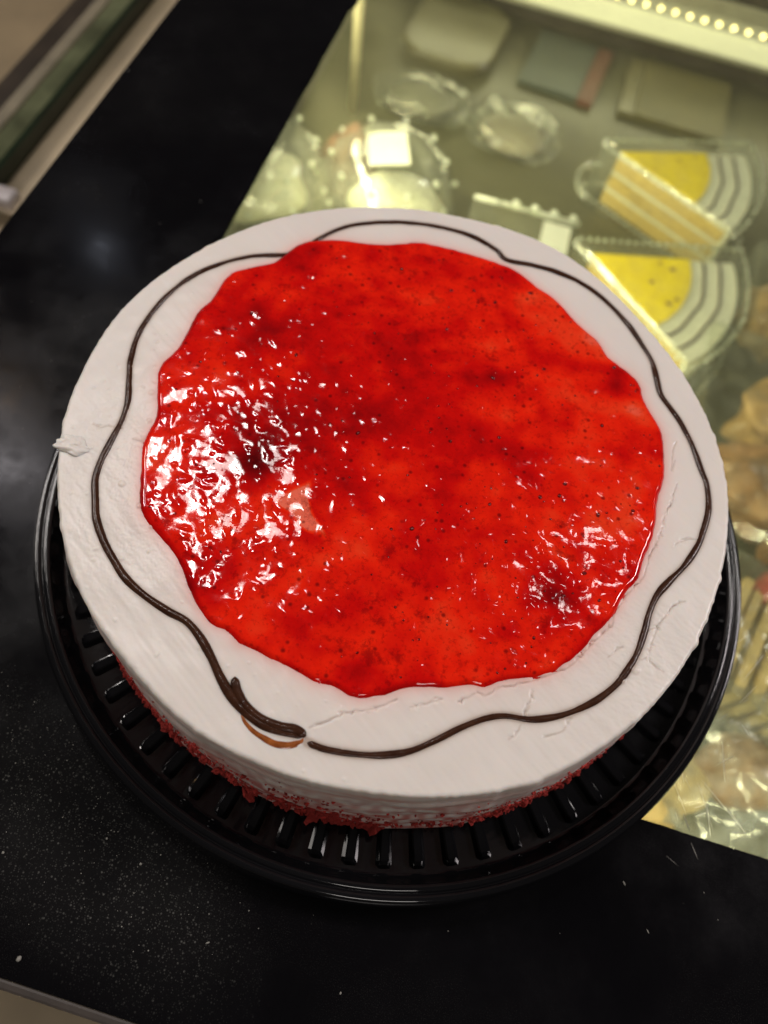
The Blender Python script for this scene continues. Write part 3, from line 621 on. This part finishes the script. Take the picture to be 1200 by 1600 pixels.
u = ((X * 1000 - PATCH[0]) * math.cos(PATCH[2]) + (Y * 1000 - PATCH[1]) * math.sin(PATCH[2])); w = (-(X * 1000 - PATCH[0]) * math.sin(PATCH[2]) + (Y * 1000 - PATCH[1]) * math.cos(PATCH[2]))
w = w + 0.8 * n4(X * 0.7, Y * 0.7)
tri = np.clip((u + 10.5) / 2.0, 0, 1) * np.clip((13 - u) / 6.0, 0, 1) * np.clip((6.4 * (13 - u) / 23 + 0.4 - np.abs(w)) / 1.6, 0, 1)
thick -= 0.46 * tri
set_attr(me, 'thick', thick[use])
jelly = link('jelly_topping', me, M['jelly'], cake, True); jelly['label'] = 'glossy red strawberry jelly with a ragged edge'
# pips sitting just proud of the jelly
V = []; F = []
base = bmesh.new(); bmesh.ops.create_icosphere(base, subdivisions=1, radius=1); bv = np.array([v.co[:] for v in base.verts]); bf = [[v.index for v in f.verts] for f in base.faces]; base.free()
cnt = 0
ys, xs = np.nonzero(use & (sd > 0.002))
while cnt < 220:
    k = rng.integers(len(ys)); y_, x_ = ys[k], xs[k]
    if rng.random() > 0.4 + 0.6 * (X[y_, x_] > 0.0): continue
    s = rng.uniform(0.00018, 0.00042) if rng.random() < 0.88 else rng.uniform(0.0005, 0.0008); a = rng.uniform(0, 6.3)
    p = bv * [s * rng.uniform(1, 1.6), s, s * 0.55]; p = np.stack([p[:, 0] * math.cos(a) - p[:, 1] * math.sin(a), p[:, 0] * math.sin(a) + p[:, 1] * math.cos(a), p[:, 2]], -1)
    V.append(p + [X[y_, x_], Y[y_, x_], Zj[y_, x_] - CB + 0.0]); F += [[i + cnt * len(bv) for i in f] for f in bf]; cnt += 1
sm = from_np('seeds', np.concatenate(V), F); so = link('seeds', sm, M['seed'], jelly, True); tag(so, kind='stuff')

# piped chocolate line
def piped(name, P2, width, mat, parent, lift=0.0, taper=(1, 1), z_of=None):
    n = len(P2); V = []; F = []; K = 11
    nz = field(31, 0.016); t = np.gradient(P2, axis=0); t /= np.linalg.norm(t, axis=1)[:, None] + 1e-12
    nrm = np.stack([-t[:, 1], t[:, 0]], 1); L = np.concatenate([[0], np.cumsum(np.linalg.norm(np.diff(P2, axis=0), axis=1))])
    w = width * (1 + 0.03 * nz(L, L * 0)) if np.ndim(width) == 0 else np.asarray(width) * (1 + 0.08 * nz(L, L * 0))
    e = np.minimum(L, L[-1] - L); w = w * np.sqrt(np.clip(e / 0.0012, 0.03, 1))
    z0 = ZT - CB + cream_h(P2[:, 0], P2[:, 1], False) + lift
    for k in range(K):
        a = math.pi * k / (K - 1); off = math.cos(a); up = math.sin(a)
        V.append(np.stack([P2[:, 0] + nrm[:, 0] * w / 2 * off, P2[:, 1] + nrm[:, 1] * w / 2 * off, z0 - 0.0004 + up * (w * 0.28 + 0.0004)], -1))
    V = np.stack(V, 1).reshape(-1, 3)
    i, j = np.meshgrid(np.arange(n - 1), np.arange(K - 1), indexing='ij')
    F = np.stack([i * K + j, i * K + j + 1, (i + 1) * K + j + 1, (i + 1) * K + j], -1).reshape(-1, 4)
    return link(name, from_np(name, V, F), mat, parent, True)
CPf = smooth_poly(CHOC, False, 0.0005); nC = len(CPf); fr = np.arange(nC) / nC
wl = np.interp(fr, [0, 0.05, 0.25, 0.45, 0.6, 0.8, 0.9, 0.97, 1], [1.9, 2.0, 2.3, 2.4, 1.9, 2.2, 2.6, 2.8, 2.2]) / 1000
line = piped('chocolate_line', CPf, wl, M['choc'], cake); line['label'] = 'wavy piped chocolate line around the jelly'
piped('chocolate_tail', smooth_poly(CHOC_TAIL, False, 0.0005), 0.0026, M['choc'], line, 0.0004)
def puddle(name, P, thick_, mat, parent, gs=0.00025):
    lo_, hi_ = P.min(0) - 0.001, P.max(0) + 0.001
    X, Y = np.meshgrid(np.arange(lo_[0], hi_[0], gs), np.arange(lo_[1], hi_[1], gs))
    d = seg_dist(X, Y, P, True); sd = np.where(inside(X, Y, P), d, -d)
    Z = ZT - CB + cream_h(X, Y, False) - 0.0003 + (thick_ + 0.0003) * np.sin(np.clip((sd + 0.0003) / 0.0016, -0.3, 1) * np.pi / 2)
    k = sd > -0.0006; kq = k[:-1, :-1] & k[1:, :-1] & k[:-1, 1:] & k[1:, 1:]; idx = np.arange(X.size).reshape(X.shape)
    F = np.stack([idx[:-1, :-1][kq], idx[:-1, 1:][kq], idx[1:, 1:][kq], idx[1:, :-1][kq]], -1)
    u_, inv = np.unique(F, return_inverse=True)
    return link(name, from_np(name, np.stack([X.ravel()[u_], Y.ravel()[u_], Z.ravel()[u_]], -1), inv.reshape(F.shape)), mat, parent, True)
puddle('caramel_smear', smooth_poly(CARAMEL, True, 0.0006), 0.0004, M['caramel'], line)

# flick of cream overhanging the rim
bm = bmesh.new(); bmesh.ops.create_icosphere(bm, subdivisions=5, radius=1.0)
fa = R(FLICK[2])
for v in bm.verts:
    c = v.co.copy(); f = 1 + 0.40 * mnoise.noise(c * 1.3 + Vector((3, 1, 2))) + 0.16 * mnoise.noise(c * 3.0) + 0.05 * mnoise.noise(c * 7)
    tp = 1.25 - 0.75 * max(0, c.x)                       # tapers to a thin tail on the cake side
    x = c.x * f * 0.0060 + 0.0032; y = c.y * f * 0.0027 * tp; z = c.z * f * 0.0017 * tp - 0.0003
    v.co = Vector((FLICK[0] / 1000 + x * math.cos(fa) - y * math.sin(fa), FLICK[1] / 1000 + x * math.sin(fa) + y * math.cos(fa), ZT - CB - 0.0003 + z))
fm = mesh_bm('cream_flick', bm); fo = link('cream_flick', fm, M['cream'], cake, True)
# red crumbs pressed into the foot of the side
variants = [blob_mesh('crumb', k, 0.75, 2, 2.3) for k in range(7)]
def foot(ang, z):
    f = 1 - (z - CB) / (ZT - CB); s = f ** 0.9; a = R(ang); rm = float(rim_r(np.array([a]))[0])
    return Vector(((rm * (1 - s) + 0.118 * s) * math.cos(a) + 0.003 * s, (rm * (1 - s) + 0.118 * s) * math.sin(a) - 0.0015 * s, z - CB))
n_patch = field(41, 0.009)
def dens(a): return float(np.clip(0.75 + 0.45 * n_patch(math.radians(a) * 0.118, 0.0), 0.08, 1.2)) * np.interp(a, [-146, -138, -125, -110, -92, -84, -76, -66, -58, -44, -36], [0.2, 0.7, 0.9, 1, 1, 0.5, 0.15, 0.5, 0.9, 0.9, 0.2])
cnt = 0
while cnt < 260:
    a = rng.uniform(-147, -36)
    if rng.random() > dens(a): continue
    big = (a < -82 and rng.random() < 0.07)
    s = rng.uniform(0.0015, 0.0028) if big else rng.uniform(0.0006, 0.0014)
    z = CB + abs(rng.normal(0, 0.011)) * (0.75 if a < -80 else 0.6) + 0.001
    z = min(z, CB + 0.032)
    p = foot(a, z); o = link('crumb', variants[rng.integers(7)], M['crumb'], cake)
    o.location = p + Vector((math.cos(R(a)), math.sin(R(a)), 0)) * s * rng.uniform(-0.1, 0.45)
    o.rotation_euler = tuple(rng.uniform(0, 6, 3)); o.scale = (s * rng.uniform(.8, 1.4), s, s * rng.uniform(.6, 1)); cnt += 1
V = []; F = []; cnt = 0
while cnt < 2300:
    a = rng.uniform(-152, -30)
    if rng.random() > dens(a) + 0.06: continue
    s = rng.uniform(0.00025, 0.0007); z = CB + abs(rng.normal(0, 0.012)) + 0.0005
    p = np.array(foot(a, min(z, CB + 0.04))); V.append(bv * [s, s, s * 0.8] * rng.uniform(0.6, 1.3, (len(bv), 1)) + p); F += [[i + cnt * len(bv) for i in f] for f in bf]; cnt += 1
co = link('crumb_coating', from_np('crumb_coating', np.concatenate(V), F), M['crumb'], cake); tag(co, kind='stuff')

# ------------------------------------------------------------------ specks and fibres on the counter
V = []; F = []; cnt = 0
def fleck(x, y, s, L=1.0, a=0.0):
    global cnt
    p = bv * [s * L, s, s * 0.4]; p = np.stack([p[:, 0] * math.cos(a) - p[:, 1] * math.sin(a), p[:, 0] * math.sin(a) + p[:, 1] * math.cos(a), p[:, 2]], -1)
    V.append(p + [x, y, s * 0.3]); F.extend([[i + cnt * len(bv) for i in f] for f in bf]); cnt += 1
for k in range(300):
    x = rng.normal(-0.085, 0.035); y = rng.normal(-0.125, 0.016) + (x + 0.085) * -0.35
    if math.hypot(x - PC.x, y - PC.y) < 0.1425 or y < -0.17: continue
    fleck(x, y, abs(rng.normal(0, 0.00011)) + 0.00005, 1, 0)
for k in range(150):
    x = rng.uniform(-0.2, 0.2); y = rng.uniform(-0.18, 0.2)
    if math.hypot(x - PC.x, y - PC.y) < 0.1425 or (x > -0.12 and y > -0.09): continue
    fleck(x, y, abs(rng.normal(0, 0.0001)) + 0.00004, rng.uniform(1, 3), rng.uniform(0, 3))
for x, y, s, L, a in SPECKS: fleck(x / 1000, y / 1000, s / 1000, L, a)
o = link('dust_specks', from_np('dust_specks', np.concatenate(V), F), M['dust']); tag(o, 'pale dust specks scattered on the black counter border', 'dust', kind='stuff')

V = []; F = []; cnt = 0
for x, y, L, a in SCRATCH: fleck(x / 1000, y / 1000, rng.uniform(0.00006, 0.00013), L / 0.1, a)
o = link('glass_scratches', from_np('glass_scratches', np.concatenate(V), F), M['scratch']); o.location.z = -GB; tag(o, 'fine pale scratches on the glass right of the plate', 'scratches', kind='stuff')

# ------------------------------------------------------------------ boxed mango slices in the case
ZS = SH
def wedge(tip, a0, a1, r0, r1, n=14, tipcut=True):
    pts = []
    if r0 < 1e-6: pts.append((0, 0))
    else: pts += [(r0 * math.cos(a1 + (a0 - a1) * k / n), r0 * math.sin(a1 + (a0 - a1) * k / n)) for k in range(n + 1)]
    pts += [(r1 * math.cos(a0 + (a1 - a0) * k / n), r1 * math.sin(a0 + (a1 - a0) * k / n)) for k in range(n + 1)]
    return pts
def make_slice(tip, d0, d1, label, spots):
    s = thing('cake_slice', label, 'cake slice', (tip[0] / 1000, tip[1] / 1000, ZS + 0.0025), 0, 'boxed mango slices')
    a0, a1 = R(d0), R(d1)
    def lay(name, mat, z0, z1, r1, r0=0.0):
        bm = bmesh.new(); prism(bm, wedge(None, a0, a1, r0, r1), z0, z1); return link(name, mesh_bm(name, bm), mat, s)
    z = 0.0
    for k, (nm, mt, h) in enumerate((('sponge_layer', 'sponge', 0.013), ('cream_layer', 'slicecream', 0.003), ('sponge_layer', 'sponge', 0.013), ('cream_layer', 'slicecream', 0.003), ('sponge_layer', 'sponge', 0.0125))):
        lay(nm, M[mt], z, z + h - 0.0001, 0.110 + (0.0006 if nm == 'cream_layer' else 0)); z += h
    lay('cream_top', M['slicecream'], z, 0.0488, 0.1135); lay('cream_back', M['slicecream'], 0.0, 0.0484, 0.1140, 0.1108)
    mj = lay('mango_topping', M['mango'], 0.0489, 0.0505, 0.077)
    for (sx, sy, sr) in spots:
        o = link('dark_fleck', blob_mesh('dark_fleck', sx, 0.4, 2), M['mangospot'], mj); o.scale = (sr / 1000, sr / 1000 * .8, 0.0006); o.location = (sx / 1000, sy / 1000, 0.0506)
    for rr in (0.088, 0.101):
        pts = [Vector(((rr + 0.0007 * math.sin(k * .9)) * math.cos(a0 + (a1 - a0) * k / 16), (rr + 0.0007 * math.sin(k * .9)) * math.sin(a0 + (a1 - a0) * k / 16), 0.0490)) for k in range(17)]
        link('chocolate_line', tube('chocolate_line', pts, 0.0011, 6), M['choc'], s, True)
    return s
make_slice((124, 445), -33, 18, 'boxed mango slice with yellow topping and brown arcs, farther from the cake', [(50, 6, 1.6), (30, -14, 1.4), (64, 14, 1.2)])
make_slice((109, 319), -47.5, 13, 'boxed mango slice with dark spotted yellow topping, right beside the cake', [(62, 2, 2.6), (52, 6, 1.5), (46, -16, 2.2), (60, -34, 2.6), (66, -28, 2.0)])
beadm = blob_mesh('bead', 2, 0.15, 1)
def make_slice_box(tip, d0, d1, label, tabside):
    b = thing('slice_box', label, 'plastic box', (tip[0] / 1000, tip[1] / 1000, ZS), 0, 'clear slice boxes')
    am = R((d0 + d1) / 2); a0, a1 = R(d0), R(d1)
    off = Vector((math.cos(am), math.sin(am), 0)) * -0.022
    def ring(r1, grow, z):
        p = [Vector((off.x * grow, off.y * grow, z)) + Vector((r1 * math.cos(a), r1 * math.sin(a), 0)) * 0 for a in ()]
        q0 = Vector((off.x * grow, off.y * grow, z)); pts = []
        nrm0 = Vector((-math.sin(a0), math.cos(a0), 0)); nrm1 = Vector((-math.sin(a1), math.cos(a1), 0))
        w = 0.0065 * grow
        # rounded tip, straight sides offset outward, curved back
        for k in range(5): 
            a = a1 + math.pi / 2 + (a0 - a1 + math.pi) * k / 4
            pts.append(q0 * 0.45 + Vector((math.cos(a) * w, math.sin(a) * w, z * 0.55)))
        for k in range(9):
            a = a0 + (a1 - a0) * k / 8
            e = (k - 4) / 4.0
            pts.append(Vector((r1 * math.cos(a), r1 * math.sin(a), z)) + (nrm1 * max(0, e) - nrm0 * max(0, -e)) * w)
        return pts
    rings = [ring(0.128, 1.25, 0.001), ring(0.128, 1.25, 0.010), ring(0.124, 1.05, 0.012), ring(0.121, 0.95, 0.056), ring(0.116, 0.7, 0.0605)]
    bm = bmesh.new(); vs = [[bm.verts.new(p) for p in r] for r in rings]; n = len(vs[0])
    for A, B in zip(vs, vs[1:]):
        for k in range(n): bm.faces.new((A[k], A[(k + 1) % n], B[(k + 1) % n], B[k]))
    bm.faces.new(vs[-1])
    link('lid', mesh_bm('lid', bm), M['clear'], b)
    # row of moulded beads along the upper edges and base flange
    V = []; F = []; c = 0
    bvv = np.array([v.co[:] for v in beadm.vertices]); bff = [list(p.vertices) for p in beadm.polygons]
    for rg, s, st in ((rings[3], 0.0018, 0.0060), (rings[1], 0.0015, 0.0058)):
        for k in range(n):
            p, q = rg[k], rg[(k + 1) % n]; m_ = max(1, int((q - p).length / st))
            for t_ in range(m_):
                w = p.lerp(q, t_ / m_); V.append(bvv * s + np.array(w)); F += [[i + c * len(bvv) for i in f] for f in bff]; c += 1
    link('beaded_rim', from_np('beaded_rim', np.concatenate(V), F), M['bead'], b, True)
    bm = bmesh.new(); prism(bm, [tuple(p[:2]) for p in ring(0.127, 1.2, 0.0)], 0.0, 0.0008); link('base', mesh_bm('base', bm), M['clear'], b)
    # opening tab, a loop beside the tip
    if tabside is None: return
    pts = [Vector((tabside[0] / 1000 + 0.018 * math.cos(a), tabside[1] / 1000 + 0.024 * math.sin(a), 0.052)) for a in [R(85 + 12 * k) for k in range(14)]]
    link('tab', tube('tab', pts, 0.0024, 8), M['dome'], b, True)
make_slice_box((124, 445), -36, 20, 'clear beaded wedge box holding the mango slice farther from the cake', (-16, -45))
make_slice_box((109, 319), -50, 15, 'clear beaded wedge box holding the spotted mango slice beside the cake', None)

# ------------------------------------------------------------------ domed cups behind the cake
def make_dome(loc, rot, label, contents, card):
    d = thing('dome_box', label, 'plastic box', (loc[0] / 1000, loc[1] / 1000, ZS), R(rot), 'clear domed boxes')
    prof = [(0.062, 0.001), (0.064, 0.010), (0.060, 0.014), (0.057, 0.034), (0.046, 0.054), (0.030, 0.062), (0.0003, 0.063)]
    link('lid', lathe('lid', prof, 10), M['dome'], d)
    bm = bmesh.new(); prism(bm, [(0.060 * math.cos(R(36 * k)), 0.060 * math.sin(R(36 * k))) for k in range(10)], 0, 0.0009); link('base', mesh_bm('base', bm), M['clear'], d)
    for ring_r, z, s in ((0.057, 0.034, 0.0028), (0.046, 0.054, 0.0030)):
        for k in range(10):
            a = R(36 * k); o = link('stud', beadm, M['bead'], d); o.scale = (s,) * 3; o.location = (ring_r * math.cos(a), ring_r * math.sin(a), z)
    if card:
        bm = bmesh.new(); bm_box(bm, -0.016, 0.016, -0.024, 0.024, -0.0003, 0.0003); o = link('price_card', mesh_bm('price_card', bm), M['card'], d)
        o.location = (-0.002, -0.006, 0.066); o.rotation_euler = (R(-8), R(-6), R(14) - R(rot))
make_dome((-62, 372), 12, 'clear domed box with white card, just behind the cake', 1, True)
make_dome((-163, 352), 25, 'clear domed box at the left, half hidden by black border', 1, False)
t = thing('brown_pastry', 'brown cake piece under the domed lid behind the cake', 'pastry', (-0.094, 0.386, ZS + 0.001), 0.3)
o = link('crust', blob_mesh('crust', 4, 0.35, 3, 1.5, (0.021, 0.028, 0.029)), M['brown'], t, True); o.location = (0, 0, 0.028)
t = thing('cream_pastry', 'white cream cake piece under the domed lid behind the cake', 'pastry', (-0.050, 0.355, ZS + 0.001), 0.1)
o = link('cream', blob_mesh('cream', 5, 0.25, 3, 1.2, (0.040, 0.030, 0.022)), M['slicecream'], t, True); o.location = (0, 0, 0.020)
t = thing('pale_pastry', 'pale pastry in the left domed box beside black border', 'pastry', (-0.165, 0.350, ZS + 0.001), 0.0)
o = link('cream', blob_mesh('cream', 9, 0.25, 3, 1.2, (0.040, 0.038, 0.020)), M['slicecream'], t, True); o.location = (0, 0, 0.018)

# box with a white card behind the cake's far edge
t = thing('flat_box', 'clear flat box with white card showing past the far rim of the cake', 'plastic box', (0.055, 0.318, ZS), R(-3))
bm = bmesh.new(); bm_box(bm, -0.046, 0.040, -0.05, 0.034, 0.001, 0.050, 0.004)
for f in [f for f in bm.faces if f.normal.z < -0.9]: bm.faces.remove(f)
link('lid', mesh_bm('lid', bm), M['clear'], t)
link('rim', tube('rim', [Vector((-0.046, 0.034, 0.050)), Vector((-0.01, 0.0342, 0.0503)), Vector((0.040, 0.034, 0.050))], 0.0022, 8), M['bead'], t, True)
for k in range(4):
    o = link('stud', beadm, M['bead'], t); o.scale = (0.0045,) * 3; o.location = (-0.012 + k * 0.0155, 0.037, 0.050)
o = box_part('price_card', M['card'], t, 0.012, 0.034, -0.03, 0.026, 0.0512, 0.0518)
t = thing('tan_pastry', 'tan pastry inside the flat box past the cake', 'pastry', (0.045, 0.315, ZS + 0.001), 0.4)
o = link('crust', blob_mesh('crust', 6, 0.25, 3, 1.4, (0.034, 0.026, 0.020)), M['cracker'], t, True); o.location = (0, 0, 0.020)

# ------------------------------------------------------------------ baked goods at the right of the cake
def bun(loc, sc, mat, seed, label, rot=0.0, name='bread_roll', cat='bread roll'):
    t = thing(name, label, cat, (loc[0] / 1000, loc[1] / 1000, ZS + 0.0012), rot, 'baked goods right of the cake')
    o = link('crust', blob_mesh('crust', seed, 0.45, 4, 1.8, tuple(v / 1000 for v in sc)), M[mat], t, True); o.location = (0, 0, sc[2] / 1000 * 0.93)
    return t
bun((262, 322), (24, 30, 26), 'bun', 3, 'tan round roll right of the mango boxes')
bun((268, 222), (34, 30, 27), 'bun', 8, 'pale golden roll with rounded end at the right edge')
bun((243, 160), (30, 34, 24), 'bun2', 12, 'dark brown baked roll right of the cake rim', 0.5)
bun((278, 130), (28, 34, 26), 'bun2', 15, 'reddish brown roll at the right edge below the golden one', 0.2)
bun((262, 82), (22, 16, 26), 'redjam', 21, 'small dark red jam tart at the right edge', 0.2, 'jam_tart', 'tart')
def ribbed_box(loc, w, d, h, label, rot):
    t = thing('ribbed_box', label, 'plastic box', (loc[0] / 1000, loc[1] / 1000, ZS), R(rot), 'clear ribbed boxes')
    # corrugated walls
    pts = []; per = []
    for (xa, ya, xb, yb) in ((-w, -d, w, -d), (w, -d, w, d), (w, d, -w, d), (-w, d, -w, -d)):
        L = math.hypot(xb - xa, yb - ya); n = int(L / 0.002); nx, ny = (yb - ya) / L, -(xb - xa) / L
        for k in range(n):
            f = k / n; o_ = 0.0006 * math.sin(2 * math.pi * k / 3.0); per.append((xa + (xb - xa) * f + nx * o_, ya + (yb - ya) * f + ny * o_))
    bm = bmesh.new(); rr = []
    for (sc_, z) in ((0.94, 0.0012), (1.0, h * 0.9), (0.95, h), (0.5, h + 0.001)): rr.append([bm.verts.new((p[0] * sc_, p[1] * sc_, z)) for p in per])
    for A, B in zip(rr, rr[1:]):
        for k in range(len(per)): bm.faces.new((A[k], A[(k + 1) % len(per)], B[(k + 1) % len(per)], B[k]))
    bm.faces.new(rr[-1]); link('lid', mesh_bm('lid', bm), M['clear'], t)
    bm = bmesh.new(); prism(bm, [(-w, -d), (w, -d), (w, d), (-w, d)], 0.0, 0.001); link('base', mesh_bm('base', bm), M['clear'], t)
    return t
ribbed_box((255, 185), 0.065, 0.085, 0.058, 'clear ribbed box over the brown rolls right of the cake', -8)
ribbed_box((270, 325), 0.036, 0.042, 0.060, 'clear ribbed box over the tan roll beside the mango boxes', -6)
ribbed_box((245, 32), 0.060, 0.052, 0.052, 'clear ribbed box of wafers right of the plate rim', -20)
ORD = ['nearest', 'second', 'third', 'fourth', 'fifth', 'sixth', 'seventh', 'eighth', 'ninth']
for k in range(9):
    t = thing('wafer', ORD[k] + ' tan wafer from the plate in the ribbed box of wafers', 'wafer', (0.208 + k * 0.0088, 0.050 - k * 0.0045, ZS + 0.0012), R(68), 'wafers in the ribbed box')
    bm = bmesh.new(); bm_box(bm, -0.036, 0.036, -0.0032, 0.0032, 0, 0.042 + 0.003 * math.sin(k * 2.1), 0.001); link('body', mesh_bm('body', bm), M['cracker'], t)
# crinkled clear bag in front of the wafers
bm = bmesh.new(); bmesh.ops.create_icosphere(bm, subdivisions=5, radius=1.0)
for v in bm.verts:
    c = v.co.copy(); f = 1 + 0.35 * mnoise.noise(c * 1.6) + 0.30 * abs(mnoise.noise(c * 2.4)) + 0.12 * abs(mnoise.noise(c * 5))
    v.co = Vector((c.x * f * 0.048, c.y * f * 0.040, max(-0.0285, c.z * f * 0.030)))
t = thing('crinkled_bag', 'crinkled clear plastic bag inside the case near the front border', 'plastic bag', (0.232, -0.035, ZS + 0.030), R(20))
link('film', mesh_bm('film', bm), M['bag'], t, True)
t = thing('bagged_roll', 'pale roll inside the crinkled bag near the front border', 'bread roll', (0.236, -0.034, ZS + 0.0025), 0)
o = link('crust', blob_mesh('crust', 31, 0.3, 3, 1.5, (0.026, 0.020, 0.016)), M['bun2'], t, True); o.location = (0, 0, 0.018)
bun((190, -52), (26, 18, 14), 'cracker', 33, 'flat tan biscuit below the plate rim near the black border', 0.4, 'biscuit', 'biscuit')

# ------------------------------------------------------------------ things at the back of the shelf
t = thing('round_tub', 'pale yellow rounded tub at the back of the case', 'tub', (-0.040, 0.638, ZS), R(-8))
def rrect(w, d, r, n=6):
    pts = []
    for cx, cy, a0 in ((w - r, d - r, 0), (-w + r, d - r, 90), (-w + r, -d + r, 180), (w - r, -d + r, 270)):
        pts += [(cx + r * math.cos(R(a0 + 90 * k / n)), cy + r * math.sin(R(a0 + 90 * k / n))) for k in range(n + 1)]
    return pts
bm = bmesh.new(); prism(bm, rrect(0.044, 0.054, 0.028), 0.0, 0.010, -0.06); link('bowl', mesh_bm('bowl', bm), M['tub'], t)
bm = bmesh.new(); prism(bm, rrect(0.048, 0.058, 0.029), 0.0101, 0.014, 0.06); link('lid', mesh_bm('lid', bm), M['tub'], t)
t = thing('blue_carton', 'blue grey carton with a red stripe at the back of the case', 'carton', (0.075, 0.628, ZS), R(-10))
box_part('body', M['blue'], t, -0.038, 0.024, -0.045, 0.050, 0.0, 0.006, 0.001); box_part('red_stripe', M['red'], t, 0.0242, 0.040, -0.046, 0.050, 0.0, 0.0062, 0.001)
t = thing('olive_carton', 'olive yellow carton at the back right under the lit strip', 'carton', (0.195, 0.615, ZS), R(-6))
box_part('body', M['olive'], t, -0.042, 0.048, -0.045, 0.052, 0.0, 0.007, 0.001); box_part('flap', M['tub'], t, -0.058, -0.0422, -0.045, 0.050, 0.0, 0.006, 0.001)
def pouch(loc, sx, sy, sz, rot, seed, label, inner, ilabel):
    t = thing('clear_pouch', label, 'plastic pouch', (loc[0] / 1000, loc[1] / 1000, ZS), R(rot), 'clear pouches lying on the shelf')
    bm = bmesh.new(); bmesh.ops.create_icosphere(bm, subdivisions=5, radius=1.0)
    for v in bm.verts:
        c = v.co.copy(); q = Vector((c.x, c.y, c.z)) + Vector((seed, 0, 0)); f = 1 + 0.22 * mnoise.noise(q * 1.5) + 0.16 * abs(mnoise.noise(q * 4.0)) + 0.06 * mnoise.noise(q * 10)
        e = max(abs(c.x), abs(c.y)) ** 0.5 + 1e-4
        v.co = Vector((c.x * f * sx / e ** 0.3, c.y * f * sy / e ** 0.3, max(0.0008, sz + c.z * f * sz)))
    link('film', mesh_bm('film', bm), M['clear'], t, True)
    t2 = thing('packed_pastry', ilabel, 'pastry', (loc[0] / 1000, loc[1] / 1000, ZS + 0.0022), R(rot), 'pastries in clear pouches')
    o = link('crust', blob_mesh('crust', seed + 40, 0.3, 3, 1.6, (sx * 0.72, sy * 0.70, sz * 0.62)), M[inner], t2, True); o.location = (0, 0, sz * 0.60)
pouch((35, 500), 0.042, 0.034, 0.012, -14, 1, 'clear crinkled pouch lying between the domed box and the mango boxes', 'palerail', 'dull brown pastry in the pouch between domed box and mango boxes')
pouch((-55, 520), 0.044, 0.032, 0.011, -6, 5, 'clear crinkled pouch lying behind the domed box with white card', 'case', 'grey olive pastry in the pouch behind the domed box')
